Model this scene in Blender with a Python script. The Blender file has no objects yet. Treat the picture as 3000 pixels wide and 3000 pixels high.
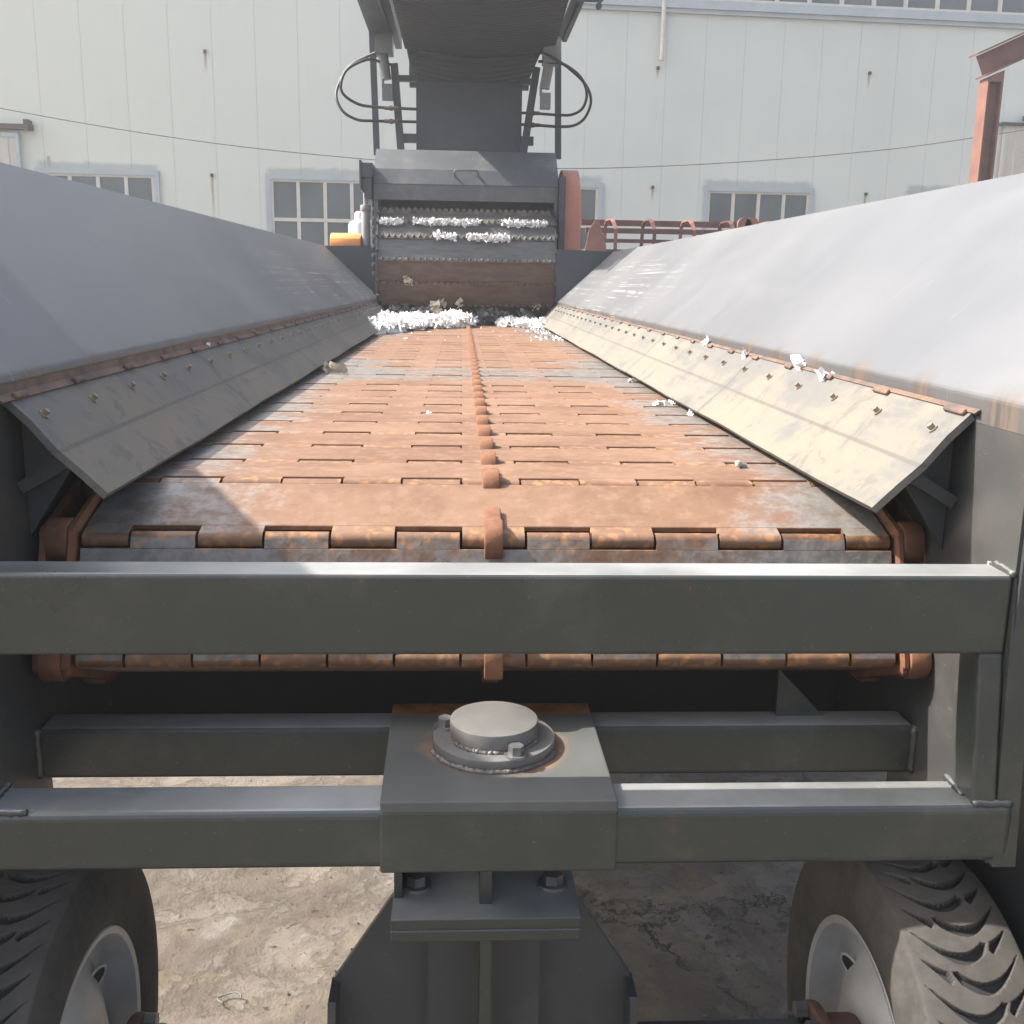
import bpy, bmesh, math, random
from mathutils import Vector, Matrix, noise
random.seed(7)
S = bpy.context.scene
COL = S.collection
R = math.radians
H = 1.85                                   # camera height above the yard; all heights below are given from camera level

# ------------------------------------------------------------------ camera
F = 3050.0 / 3000.0
CAM = Vector((-0.045, 0.0, 0.0))
def cam_axes(vx=1351.0, vy=823.0, roll=0.0165):
    y = Vector(((vx-1500)/3050, -(vy-1500)/3050, -1)).normalized()
    r = Vector((math.cos(roll), -math.sin(roll), 0))
    up = r.cross(y).normalized()
    if up.y < 0: up = -up
    return y.cross(up).normalized(), y, up
AX, AY, AZ = cam_axes()
cd = bpy.data.cameras.new('camera'); cam = bpy.data.objects.new('camera', cd); COL.objects.link(cam)
cd.sensor_fit = 'HORIZONTAL'; cd.sensor_width = 36; cd.lens = 36*F; cd.clip_start = 0.05; cd.clip_end = 500
M = Matrix((AX, AY, AZ)).to_4x4(); M.translation = CAM + Vector((0, 0, H))
cam.matrix_world = M; S.camera = cam
def ray(px, py):                            # direction of a point measured on the 1932 px view of the photograph
    s = 3000/1932; d = Vector(((px*s-1500)/3050, -(py*s-1500)/3050, -1))
    return Vector((AX.dot(d), AY.dot(d), AZ.dot(d)))
def at(px, py, D):                          # ... taken at a known distance
    d = ray(px, py); return CAM + d*(D/d.y)

# ------------------------------------------------------------------ light
SUN = Vector((-0.69, 0.14, 0.72)).normalized()
w = bpy.data.worlds.new('World'); S.world = w; w.use_nodes = True
nt = w.node_tree; bg = nt.nodes['Background']; sky = nt.nodes.new('ShaderNodeTexSky'); sky.sky_type = 'NISHITA'
sky.sun_disc = False; sky.sun_elevation = math.asin(SUN.z); sky.sun_rotation = math.atan2(SUN.x, SUN.y) % (2*math.pi)
sky.dust_density = 5.0; sky.air_density = 1.0
hs = nt.nodes.new('ShaderNodeHueSaturation'); hs.inputs['Saturation'].default_value = .72; nt.links.new(sky.outputs[0], hs.inputs['Color']); nt.links.new(hs.outputs[0], bg.inputs[0]); bg.inputs[1].default_value = 0.145
ld = bpy.data.lights.new('sun', 'SUN'); ld.energy = 4.7; ld.angle = R(0.7); ld.color = (1, 0.94, 0.86)
lo = bpy.data.objects.new('sun', ld); COL.objects.link(lo); lo.rotation_euler = SUN.to_track_quat('Z', 'Y').to_euler(); lo.location = (-20, 5, 30)
S.view_settings.view_transform = 'Standard'; S.view_settings.look = 'None'
S.view_settings.exposure = 1.40; S.view_settings.gamma = 1; S.view_settings.use_curve_mapping = False

# ------------------------------------------------------------------ materials
class NT:
    def __init__(s, name):
        s.m = bpy.data.materials.new(name); s.m.use_nodes = True; s.t = s.m.node_tree; s.b = s.t.nodes['Principled BSDF']
    def n(s, typ, ins=(), **kw):
        o = s.t.nodes.new('ShaderNode'+typ)
        for k, v in kw.items(): setattr(o, k, v)
        for k, v in (ins.items() if isinstance(ins, dict) else enumerate(ins)):
            if v is None: continue
            if hasattr(v, 'is_output'): s.t.links.new(v, o.inputs[k])
            else: o.inputs[k].default_value = v
        return o
    def math(s, op, a, b=None, c=None, clamp=False): return s.n('Math', [a, b, c], operation=op, use_clamp=clamp).outputs[0]
    def coord(s, kind='Object', scale=(1, 1, 1), rand=False):
        if kind == 'World': c = s.n('NewGeometry').outputs['Position']
        else: c = s.n('TexCoord').outputs['Object']
        if rand:
            r = s.n('ObjectInfo').outputs['Random']; v = s.n('CombineXYZ', [s.math('MULTIPLY', r, 37.0), s.math('MULTIPLY', r, 91.0), s.math('MULTIPLY', r, 13.0)]).outputs[0]
            c = s.n('VectorMath', [c, v], operation='ADD').outputs[0]
        return s.n('Mapping', {0: c, 3: scale}).outputs[0]
    def noise(s, vec, scale, detail=6, rough=0.6, dist=0): return s.n('TexNoise', {'Vector': vec, 'Scale': scale, 'Detail': detail, 'Roughness': rough, 'Distortion': dist}).outputs['Fac']
    def ramp(s, fac, lo, hi, interp='SMOOTHSTEP'): return s.n('MapRange', {0: fac, 1: lo, 2: hi}, interpolation_type=interp, clamp=True).outputs[0]
    def mix(s, fac, a, b, blend='MIX'):
        def c4(x): return (*x, 1) if isinstance(x, (tuple, list)) and len(x) == 3 else x
        o = s.n('Mix', data_type='RGBA', blend_type=blend)
        for i, v in ((0, fac), (6, c4(a)), (7, c4(b))):
            if hasattr(v, 'is_output'): s.t.links.new(v, o.inputs[i])
            else: o.inputs[i].default_value = v
        return o.outputs[2]
    def out(s, col, rough=0.5, metal=0.0, bump=None, bstr=0.3, bdist=0.01, spec=0.5):
        for k, v in (('Base Color', (*col, 1) if isinstance(col, tuple) else col), ('Roughness', rough), ('Metallic', metal), ('Specular IOR Level', spec)):
            if hasattr(v, 'is_output'): s.t.links.new(v, s.b.inputs[k])
            else: s.b.inputs[k].default_value = v
        if bump is not None:
            bn = s.n('Bump', {'Strength': bstr, 'Distance': bdist, 'Height': bump}); s.t.links.new(bn.outputs[0], s.b.inputs['Normal'])
        return s.m

def simple(name, c1, c2, scale=4, rough=0.5, metal=0.0, stretch=(1, 1, 1), bstr=0.15, lo=0.35, hi=0.7, fine=60, kind='Object', spec=0.5):
    t = NT(name); v = t.coord(kind, stretch); a = t.noise(v, scale); f = t.noise(v, fine, 3)
    col = t.mix(t.ramp(a, lo, hi), c1, c2); col = t.mix(t.math('MULTIPLY', f, 0.22), col, (c1[0]*.4, c1[1]*.4, c1[2]*.4))
    rg = t.math('ADD', t.math('MULTIPLY', a, 0.25), rough-0.12)
    return t.out(col, rg, metal, f, bstr, 0.004, spec)

def paint_mat(name, base, rough=0.42, dust=0.25, rust=0.0, top_sheen=0.0):
    t = NT(name); v = t.coord('World'); a = t.noise(v, 1.3, 7, .62); f = t.noise(v, 45, 4); g = t.noise(t.coord('World', (30, 3, 30)), 6, 4)
    col = t.mix(t.ramp(a, .3, .75), base, tuple(c*1.3 for c in base))
    col = t.mix(t.math('MULTIPLY', t.ramp(t.noise(v, 5, 8, .7), .48, .75), dust), col, (.3, .27, .23))
    col = t.mix(t.math('MULTIPLY', t.ramp(g, .66, .74), .25), col, (.35, .34, .33))
    if top_sheen:                               # level tops lightened in the colour to stand in for sheen
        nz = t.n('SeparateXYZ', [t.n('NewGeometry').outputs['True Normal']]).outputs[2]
        col = t.mix(t.math('MULTIPLY', t.ramp(nz, .8, .98), t.math('MULTIPLY', t.ramp(a, .2, .7), top_sheen)), col, (.34, .345, .345))
    if rust:
        col = t.mix(t.math('MULTIPLY', t.ramp(t.noise(v, 9, 8, .7), .58, .68), rust), col, (.22, .10, .04))
    rg = t.math('ADD', t.math('MULTIPLY', a, 0.25), rough-.15)
    t.b.inputs['Coat Weight'].default_value = .3; t.b.inputs['Coat Roughness'].default_value = .25
    return t.out(col, rg, 0, t.math('ADD', t.math('MULTIPLY', f, .3), a), .12, .006)

GREY = (.078, .085, .092)
M_paint = paint_mat('grey_paint', GREY)
M_darkpaint = paint_mat('dark_grey_paint', (.034, .037, .040), .5, .10)
M_far = paint_mat('slate_paint', (.024, .029, .037), .5, .06)
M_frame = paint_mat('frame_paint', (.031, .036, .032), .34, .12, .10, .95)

def hopper_mat():
    t = NT('hopper_paint'); v = t.coord('World'); sep = t.n('SeparateXYZ', [v]); X, Y, Z = sep.outputs
    a = t.noise(v, .9, 6, .6); br = t.noise(t.coord('World', (1, .35, 3)), 3, 6, .65); f = t.noise(v, 60, 3)
    col = t.mix(t.ramp(a, .3, .7), (.093, .097, .105), (.119, .122, .128))
    col = t.mix(t.math('MULTIPLY', t.ramp(br, .5, .8), .3), col, (.17, .167, .16))
    col = t.mix(t.math('MULTIPLY', t.ramp(t.math('ADD', Z, t.math('MULTIPLY', t.noise(v, 6, 5), .012)), H-.146, H-.160), .6), col, (.05, .048, .045))  # upright strip below the bend: its shade deepened in the colour
    col = t.mix(t.math('MULTIPLY', t.ramp(t.noise(t.coord('World', (1.2, 5, 1.2)), 2.2, 7, .7), .56, .72), .22), col, (.06, .058, .055))
    # scuffed scratches on the slope, mostly at the far half
    sc = t.noise(t.n('Mapping', {0: v, 2: (0, 0, R(4)), 3: (16, .14, 30)}).outputs[0], 3.0, 6, .75)
    msk = t.math('MULTIPLY', t.ramp(Y, 4.0, 6.0), t.ramp(Z, H+.19, H+.02))
    sc = t.math('MULTIPLY', t.math('MULTIPLY', t.ramp(sc, .53, .60), msk), t.ramp(t.noise(v, 2.2, 3), .42, .6))
    col = t.mix(t.math('MULTIPLY', sc, .5), col, (.5, .49, .47))
    sc2 = t.noise(t.n('Mapping', {0: v, 2: (R(35), 0, 0), 3: (6, 40, 2.0)}).outputs[0], 1.4, 3, .6)
    col = t.mix(t.math('MULTIPLY', t.ramp(sc2, .68, .75), .25), col, (.3, .3, .3))
    # heat-burnt weld marks where the skirt tabs are welded, every 0.28 m
    ph = t.math('FRACT', t.math('ADD', t.math('DIVIDE', Y, .28), t.math('MULTIPLY', t.noise(v, 3, 2), .35)))
    d = t.math('ABSOLUTE', t.math('SUBTRACT', ph, .5))
    hgt = t.math('ADD', Z, -(H-.175)); wob = t.noise(t.coord('World', (1, 9, 1)), 5, 5, .7)
    burn = t.math('MULTIPLY', t.ramp(d, .22, .06), t.ramp(t.math('SUBTRACT', hgt, t.math('MULTIPLY', wob, .07)), .012, -.03))
    burn = t.math('MULTIPLY', burn, t.ramp(hgt, -.06, -.03))
    bc = t.mix(t.ramp(wob, .42, .6), (.05, .042, .036), (.125, .09, .064))
    col = t.mix(t.math('MULTIPLY', burn, .62), col, bc)
    rg = t.math('ADD', t.math('MULTIPLY', a, .22), .34)
    t.b.inputs['Coat Weight'].default_value = .12; t.b.inputs['Coat Roughness'].default_value = .45
    return t.out(col, rg, 0, t.math('ADD', t.math('MULTIPLY', f, .2), t.math('MULTIPLY', a, .5)), .05, .006)
M_hopper = hopper_mat()
M_side = paint_mat('side_plate_paint', (.042, .043, .042), .40, .12, .2)

def slat_mat():
    t = NT('rusted_slat_steel'); v = t.coord('Object', (1, 1, 1), True); ov = t.coord('Object')
    sep = t.n('SeparateXYZ', [ov]); X, Y, Z = sep.outputs; rnd = t.n('Attribute', attribute_name='worn', attribute_type='OBJECT').outputs['Fac']
    a = t.noise(v, 3.5, 8, .68, .4); b = t.noise(v, 26, 6, .7); c = t.noise(t.n('Mapping', {0: v, 3: (1, 6, 1)}).outputs[0], 9, 5, .7)
    rust = t.mix(t.ramp(a, .3, .7), (.118, .058, .030), (.185, .103, .060))
    rust = t.mix(t.math('MULTIPLY', t.ramp(b, .45, .7), .5), rust, (.235, .145, .10))
    rust = t.mix(t.ramp(c, .62, .75), rust, (.10, .042, .022))
    steel = t.mix(t.ramp(b, .35, .65), (.132, .122, .110), (.215, .200, .184))
    ax = t.math('ABSOLUTE', X)
    worn = t.math('ADD', t.math('MULTIPLY', t.ramp(ax, .25, .66), .36), t.math('MULTIPLY', rnd, .42))
    wfac = t.ramp(t.math('ADD', worn, t.math('ADD', t.math('MULTIPLY', a, .75), t.math('MULTIPLY', b, .35))), .66, .88)
    flat = t.ramp(Z, .0134, .0141)
    col = t.mix(t.math('MULTIPLY', wfac, flat), rust, steel)
    # bright orange fresh rust spots along the hinge barrels
    u = t.math('ABSOLUTE', t.math('ADD', Y, .099))
    hb = t.ramp(u, .070, .084)
    wv = t.n('VectorMath', [v, t.n('VectorMath', [t.n('TexNoise', {'Vector': v, 'Scale': 40.0, 'Detail': 4}).outputs['Color'], (.03, .03, .03)], operation='MULTIPLY').outputs[0]], operation='ADD').outputs[0]
    vo = t.n('TexVoronoi', {'Vector': wv, 'Scale': 46.0, 'Randomness': 1.0}).outputs['Distance']
    sp = t.math('MULTIPLY', t.math('MULTIPLY', t.ramp(vo, .50, .20), hb), t.math('MULTIPLY', t.ramp(a, .32, .5), t.ramp(b, .25, .5)))
    col = t.mix(t.math('MULTIPLY', sp, .6), col, (.40, .19, .07))
    rg = t.math('SUBTRACT', .78, t.math('MULTIPLY', wfac, .3))
    return t.out(col, rg, t.math('MULTIPLY', wfac, .25), t.math('ADD', b, vo), .25, .003)
M_slat = slat_mat()
M_rust = simple('rust_brown', (.12, .05, .028), (.24, .11, .055), 14, .8, .1, bstr=.4)
M_rustplate = simple('rusty_primer', (.26, .11, .06), (.16, .075, .05), 8, .7, .0, bstr=.3, kind='World')
M_strip = simple('rusty_backing', (.15, .088, .06), (.06, .05, .045), 16, .75, 0, (1, 1, 1), .3, kind='World')

def liner_mat():
    t = NT('dusty_rubber'); v = t.coord('World'); sep = t.n('SeparateXYZ', [v]); X, Y, Z = sep.outputs
    a = t.noise(t.n('Mapping', {0: v, 3: (1, .7, 1)}).outputs[0], 3.2, 9, .7, .3); b = t.noise(v, 30, 6, .7)
    c = t.noise(t.n('Mapping', {0: v, 3: (18, 1.2, 18)}).outputs[0], 4, 5, .65)
    low = t.ramp(Z, H-.19, H-.33)
    m = t.math('ADD', t.math('ADD', t.math('MULTIPLY', a, .95), t.math('MULTIPLY', c, .3)), t.math('ADD', t.math('MULTIPLY', low, .13), t.math('MULTIPLY', b, .30)))
    fac = t.ramp(m, .74, .94)
    fac = t.math('MULTIPLY', fac, t.math('ADD', .85, t.math('MULTIPLY', t.ramp(X, -.4, .4), .15)))
    col = t.mix(fac, (.104, .100, .092), (.154, .136, .106))
    col = t.mix(t.math('MULTIPLY', t.ramp(t.noise(v, 11, 8, .75, .6), .52, .62), .55), col, (.075, .073, .072))
    col = t.mix(t.math('MULTIPLY', t.ramp(t.math('ABSOLUTE', t.math('ADD', Z, -(H-.268))), .004, .0015), .55), col, (.06, .055, .05))
    seam = t.math('ABSOLUTE', t.math('SUBTRACT', t.math('FRACT', t.math('DIVIDE', t.math('ADD', Y, .35), 1.25)), .5))
    col = t.mix(t.math('MULTIPLY', t.ramp(seam, .012, .003), .5), col, (.05, .05, .05))
    return t.out(col, t.math('ADD', .62, t.math('MULTIPLY', fac, .25)), 0, t.math('ADD', a, t.math('MULTIPLY', b, .3)), .25, .006)
M_liner = liner_mat()

def wall_mat(windows, streaks, U, O):
    t = NT('sandwich_panel'); g = t.n('NewGeometry').outputs['Position']
    rel = t.n('VectorMath', [g, (O.x, O.y, 0)], operation='SUBTRACT').outputs[0]
    u = t.n('VectorMath', [rel, (U.x, U.y, 0)], operation='DOT_PRODUCT').outputs[1]; z = t.n('SeparateXYZ', [g]).outputs[2]
    z = t.math('SUBTRACT', z, H)
    vec = t.n('CombineXYZ', [u, 0, z]).outputs[0]
    a = t.noise(vec, .35, 5, .6); b = t.noise(t.n('Mapping', {0: vec, 3: (3, 1, .25)}).outputs[0], 2, 6, .65); f = t.noise(vec, 14, 5, .7)
    col = t.mix(t.ramp(a, .3, .7), (.585, .60, .545), (.65, .66, .60))
    col = t.mix(t.ramp(u, 1.0, -8.0), col, (.64, .645, .56))
    col = t.mix(t.math('MULTIPLY', t.ramp(b, .55, .8), .12), col, (.42, .42, .38))
    col = t.mix(t.math('MULTIPLY', t.ramp(f, .70, .76), .3), col, (.45, .40, .34))
    # micro ribs
    rib = t.math('SINE', t.math('MULTIPLY', u, 2*math.pi/.07))
    # seam dirt
    sd = t.math('ABSOLUTE', t.math('SUBTRACT', t.math('FRACT', t.math('DIVIDE', t.math('ADD', u, 7.0+.35), .70)), .5))
    col = t.mix(t.math('MULTIPLY', t.ramp(sd, .012, .003), t.math('MULTIPLY', t.ramp(f, .35, .6), .22)), col, (.38, .39, .37))
    tot = None
    for (u0, u1, zt) in windows:             # soot that has crept up above each lintel
        m = t.math('MULTIPLY', t.ramp(u, u0-.05, u0+.1), t.ramp(u, u1+.05, u1-.1))
        m = t.math('MULTIPLY', m, t.ramp(t.math('SUBTRACT', z, t.math('MULTIPLY', t.noise(vec, 5, 4), .16)), zt+.06, zt-.02))
        tot = m if tot is None else t.math('MAXIMUM', tot, m)
    col = t.mix(t.math('MULTIPLY', tot, .5), col, (.22, .24, .23))
    tot = None
    for (u0, z0, ln, wd) in streaks:         # rust runs under the old brackets
        d = t.math('ABSOLUTE', t.math('ADD', t.math('SUBTRACT', u, u0), t.math('MULTIPLY', t.math('SUBTRACT', t.noise(vec, 7, 2), .5), .03)))
        m = t.math('MULTIPLY', t.ramp(d, wd, wd*.2), t.math('MULTIPLY', t.ramp(z, z0-ln, z0), t.ramp(z, z0+.04, z0)))
        tot = m if tot is None else t.math('MAXIMUM', tot, m)
    col = t.mix(t.math('MULTIPLY', tot, .75), col, (.33, .17, .07))
    return t.out(col, .55, 0, t.math('ADD', t.math('MULTIPLY', rib, .5), a), .06, .004)

def ground_mat():
    t = NT('yard_concrete'); v = t.coord('World'); sep = t.n('SeparateXYZ', [v]); X, Y, Z = sep.outputs
    a = t.noise(v, 1.6, 9, .68, .5); b = t.noise(v, 7, 9, .72); c = t.noise(t.n('Mapping', {0: v, 1: (3, 7, 0)}).outputs[0], 2.8, 7, .65, .8); f = t.noise(v, 95, 6, .8)
    col = t.mix(t.ramp(a, .35, .65), (.106, .088, .072), (.166, .142, .114))
    col = t.mix(t.math('MULTIPLY', t.ramp(b, .5, .68), .55), col, (.085, .07, .062))
    col = t.mix(t.math('MULTIPLY', t.ramp(c, .58, .70), .55), col, (.23, .222, .21))
    y = t.noise(t.n('Mapping', {0: v, 1: (11, 2, 0)}).outputs[0], 2.3, 8, .7, .5)
    col = t.mix(t.math('MULTIPLY', t.math('MULTIPLY', t.ramp(y, .54, .64), t.ramp(b, .40, .56)), .6), col, (.185, .15, .09))
    pl = t.noise(v, 3.1, 12, .74, .3); peel = t.ramp(pl, .49, .55)
    col = t.mix(t.math('MULTIPLY', peel, .32), col, (.215, .195, .168))
    pit = t.ramp(t.noise(v, 24, 8, .75), .62, .68); col = t.mix(t.math('MULTIPLY', pit, .7), col, (.05, .044, .04))
    vo = t.n('TexVoronoi', {'Vector': t.n('VectorMath', [v, t.n('CombineXYZ', [a, b, 0]).outputs[0]], operation='ADD').outputs[0], 'Scale': 1.1}, feature='DISTANCE_TO_EDGE').outputs[0]
    ck = t.math('MULTIPLY', t.ramp(vo, .014, .003), t.math('MULTIPLY', t.ramp(c, .40, .56), t.ramp(X, .1, .35)))
    col = t.mix(t.math('MULTIPLY', ck, .85), col, (.05, .045, .04))
    col = t.mix(t.math('MULTIPLY', t.ramp(f, .58, .72), .5), col, (.06, .05, .045))
    hgt = t.math('SUBTRACT', t.math('ADD', t.math('ADD', b, t.math('MULTIPLY', f, .35)), t.math('ADD', t.math('MULTIPLY', c, .3), t.math('SUBTRACT', t.math('MULTIPLY', peel, .2), pit))), ck)
    return t.out(col, .9, 0, hgt, .9, .02, .3)
M_ground = ground_mat()
def tyre_mat():
    t = NT('dusty_tyre'); v = t.coord('Object'); a = t.noise(v, 6, 7, .65); f = t.noise(v, 60, 4)
    col = t.mix(t.ramp(a, .3, .7), (.036, .034, .032), (.080, .072, .063)); col = t.mix(t.math('MULTIPLY', t.ramp(f, .4, .7), .3), col, (.10, .088, .075))
    return t.out(col, .82, 0, f, .15, .002)
M_tyre = tyre_mat()
M_groove = simple('tyre_rubber', (.02, .02, .02), (.03, .03, .03), 9, .8)
M_rim = simple('silver_wheel_paint', (.52, .52, .51), (.42, .41, .39), 7, .42, .25, bstr=.1)
M_primer = simple('brown_red_primer', (.17, .065, .04), (.11, .05, .035), 8, .6)
M_hub = simple('worn_hub_paint', (.16, .075, .045), (.09, .07, .06), 12, .6)
M_darkrust = simple('dark_rusty_iron', (.075, .055, .048), (.11, .075, .06), 20, .7)
M_bolt = simple('zinc_bolt', (.26, .22, .15), (.34, .31, .26), 20, .45, .6)
M_steelbolt = simple('dull_bolt', (.16, .16, .16), (.26, .25, .24), 30, .4, .6)
M_weld = simple('weld_metal', (.17, .165, .16), (.12, .09, .07), 40, .5, .35, bstr=.6)
M_pin = simple('scuffed_pin_steel', (.125, .12, .115), (.165, .16, .15), 9, .5, .1)
M_hose = simple('black_hose', (.02, .02, .022), (.03, .03, .032), 9, .5)
def belt_mat():
    t = NT('conveyor_rubber'); v = t.coord('World'); X, Y, Z = t.n('SeparateXYZ', [v]).outputs
    rid = t.math('SINE', t.math('MULTIPLY', t.math('ADD', Y, t.math('MULTIPLY', t.math('ABSOLUTE', X), .12)), 2*math.pi/.075))
    a = t.noise(v, 2, 5)
    col = t.mix(t.ramp(a, .3, .7), (.026, .029, .034), (.038, .041, .046)); col = t.mix(t.ramp(rid, -1, -.4), (.019, .021, .025), col)
    return t.out(col, .7, 0, rid, .5, .012)
M_belt = belt_mat()
M_orange = simple('orange_paint', (.72, .29, .08), (.66, .25, .07), 4, .45)
M_pink = simple('sunbleached_red_paint', (.27, .125, .095), (.22, .10, .08), 4, .6, kind='World')
M_salmon = simple('faded_red_paint', (.62, .245, .165), (.54, .20, .135), 3, .5, kind='World')
M_truss = simple('maroon_paint', (.11, .042, .038), (.16, .07, .058), 5, .6)
M_ibeam = simple('red_oxide_steel', (.20, .092, .064), (.14, .064, .05), 4, .65, kind='World')
M_drumgrey = simple('drum_steel', (.105, .105, .10), (.16, .157, .15), 7, .5, .3, (1, 6, 6))
M_drumrust = simple('drum_rust', (.085, .046, .034), (.135, .085, .06), 6, .75, .1, (1.5, 5, 5), .3)
M_tooth = simple('worn_tooth_steel', (.13, .12, .11), (.24, .22, .19), 18, .45, .5)
M_paper = simple('white_paper', (.82, .81, .80), (.42, .41, .42), 34, .85, lo=.52, hi=.72)
M_foil = simple('grey_film', (.30, .29, .28), (.10, .10, .10), 14, .3)
M_tanscrap = simple('buff_scrap', (.55, .47, .36), (.4, .33, .24), 14, .8)
M_trim = simple('pale_blue_trim', (.40, .45, .47), (.48, .51, .52), 3, .5, kind='World')
M_white = simple('cream_frame', (.66, .62, .54), (.58, .54, .46), 6, .5)
M_beige = simple('beige_door', (.55, .51, .43), (.6, .57, .5), 3, .6, stretch=(6, 6, .5))
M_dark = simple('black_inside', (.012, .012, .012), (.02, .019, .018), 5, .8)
M_cable = simple('grey_cable', (.12, .12, .12), (.16, .16, .16), 5, .6)
M_plastic = simple('white_plastic', (.75, .76, .76), (.68, .7, .7), 5, .4)
M_cyl = simple('grey_cylinder_paint', (.20, .21, .21), (.27, .27, .265), 6, .45)
def glass_mat():
    t = NT('window_glass'); v = t.coord('World'); a = t.noise(v, .5, 3)
    return t.out(t.mix(t.ramp(a, .35, .65), (.075, .088, .094), (.125, .14, .145)), .08, 0, t.noise(v, 1.5, 2), .03, .02, .5)
M_glass = glass_mat()

# ------------------------------------------------------------------ mesh helpers (heights from camera level)
def new(): return bmesh.new()
def box(bm, x0, x1, y0, y1, z0, z1, bev=0.0, seg=2):
    vs = [bm.verts.new((x, y, z)) for z in (z0, z1) for y in (y0, y1) for x in (x0, x1)]
    fs = [bm.faces.new([vs[i] for i in f]) for f in ((0, 2, 3, 1), (4, 5, 7, 6), (0, 1, 5, 4), (2, 6, 7, 3), (0, 4, 6, 2), (1, 3, 7, 5))]
    if bev:
        es = list({e for f in fs for e in f.edges}); bmesh.ops.bevel(bm, geom=es, offset=bev, segments=seg, affect='EDGES', profile=.5)
    return vs
def prism(bm, poly, axis, a, b, bev=0.0):    # poly of 2D points swept along an axis ('x': (y,z), 'y': (x,z), 'z': (x,y))
    def p(q, t): return {'x': (t, q[0], q[1]), 'y': (q[0], t, q[1]), 'z': (q[0], q[1], t)}[axis]
    A = [bm.verts.new(p(q, a)) for q in poly]; B = [bm.verts.new(p(q, b)) for q in poly]; n = len(poly)
    fs = [bm.faces.new(A), bm.faces.new(B[::-1])] + [bm.faces.new((A[i], B[i], B[(i+1) % n], A[(i+1) % n])) for i in range(n)]
    if bev: bmesh.ops.bevel(bm, geom=list({e for f in fs for e in f.edges}), offset=bev, segments=2, affect='EDGES', profile=.5)
def sheet(bm, pts, axis, a, b, th, cuts=1):  # open profile thickened into a bent plate
    n = len(pts); off = []
    for i in range(n):
        p0 = Vector(pts[max(i-1, 0)]); p1 = Vector(pts[min(i+1, n-1)]); d = (p1-p0).normalized(); off.append((pts[i][0]-d.y*th, pts[i][1]+d.x*th))
    poly = list(pts)+off[::-1]
    def p(q, t): return {'x': (t, q[0], q[1]), 'y': (q[0], t, q[1])}[axis]
    rings = [[bm.verts.new(p(q, a+(b-a)*k/cuts)) for q in poly] for k in range(cuts+1)]; m = len(poly)
    for k in range(cuts):
        for i in range(m): bm.faces.new((rings[k][i], rings[k+1][i], rings[k+1][(i+1) % m], rings[k][(i+1) % m]))
    for i in range(n-1):
        for rg, fl in ((rings[0], 0), (rings[-1], 1)):
            q = [rg[i], rg[i+1], rg[m-2-i], rg[m-1-i]]; bm.faces.new(q if fl else q[::-1])
def cyl(bm, c, r, h, axis='z', n=32, bev=0.0, r2=None):
    rot = {'z': Matrix(), 'x': Matrix.Rotation(R(90), 4, 'Y'), 'y': Matrix.Rotation(R(90), 4, 'X')}[axis]
    g = bmesh.ops.create_cone(bm, cap_ends=True, segments=n, radius1=r, radius2=r if r2 is None else r2, depth=h, matrix=Matrix.Translation(c) @ rot)
    if bev:
        vs = set(g['verts']); es = [e for e in bm.edges if e.verts[0] in vs and e.verts[1] in vs and any(len(f.verts) > 4 for f in e.link_faces)]
        bmesh.ops.bevel(bm, geom=es, offset=bev, segments=2, affect='EDGES', profile=.5)
def tube(bm, pts, r, n=8, closed=False):
    pts = [Vector(p) for p in pts]; rings = []; N = len(pts)
    for i, p in enumerate(pts):
        d = (pts[(i+1) % N if closed else min(i+1, N-1)]-pts[(i-1) % N if closed else max(i-1, 0)]).normalized()
        a = d.orthogonal() if i == 0 else (a-d*a.dot(d))
        a = a.normalized(); b = d.cross(a); rr = r[i] if isinstance(r, (list, tuple)) else r
        rings.append([bm.verts.new(p+(a*math.cos(t)+b*math.sin(t))*rr) for t in (2*math.pi*k/n for k in range(n))])
    for i in range(N if closed else N-1):
        for k in range(n): bm.faces.new((rings[i][k], rings[i][(k+1) % n], rings[(i+1) % N][(k+1) % n], rings[(i+1) % N][k]))
    if not closed: bm.faces.new(rings[0][::-1]); bm.faces.new(rings[-1])
def smooth_path(pts, k=8):
    P = [Vector(p) for p in pts]; out = []
    for i in range(len(P)-1):
        a, b, c, d = P[max(i-1, 0)], P[i], P[i+1], P[min(i+2, len(P)-1)]
        for j in range(k):
            t = j/k; out.append(.5*((2*b)+(c-a)*t+(2*a-5*b+4*c-d)*t*t+(3*b-a-3*c+d)*t**3))
    return out+[P[-1]]
def ibar(bm, p, q, wd, ht, side):            # square bar between two points
    p, q, side = Vector(p), Vector(q), Vector(side).normalized(); d = (q-p).normalized(); s = (side-d*side.dot(d)).normalized(); u = d.cross(s)
    A = [bm.verts.new(e+s*a*wd/2+u*b*ht/2) for e in (p, q) for a, b in ((-1, -1), (1, -1), (1, 1), (-1, 1))]
    for f in ((3, 2, 1, 0), (4, 5, 6, 7), (0, 1, 5, 4), (1, 2, 6, 5), (2, 3, 7, 6), (3, 0, 4, 7)): bm.faces.new([A[i] for i in f])
def hexbolt(bm, c, nrm, r=.012, h=.01, washer=True):
    nrm = Vector(nrm).normalized(); m = Matrix.Translation(c) @ nrm.to_track_quat('Z', 'Y').to_matrix().to_4x4()
    if washer: bmesh.ops.create_cone(bm, cap_ends=True, segments=20, radius1=r*1.5, radius2=r*1.45, depth=h*.3, matrix=m @ Matrix.Translation((0, 0, h*.15)))
    bmesh.ops.create_cone(bm, cap_ends=True, segments=6, radius1=r, radius2=r*.97, depth=h, matrix=m @ Matrix.Translation((0, 0, h*.8)) @ Matrix.Rotation(random.random(), 4, 'Z'))
WORLD = {}
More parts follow.
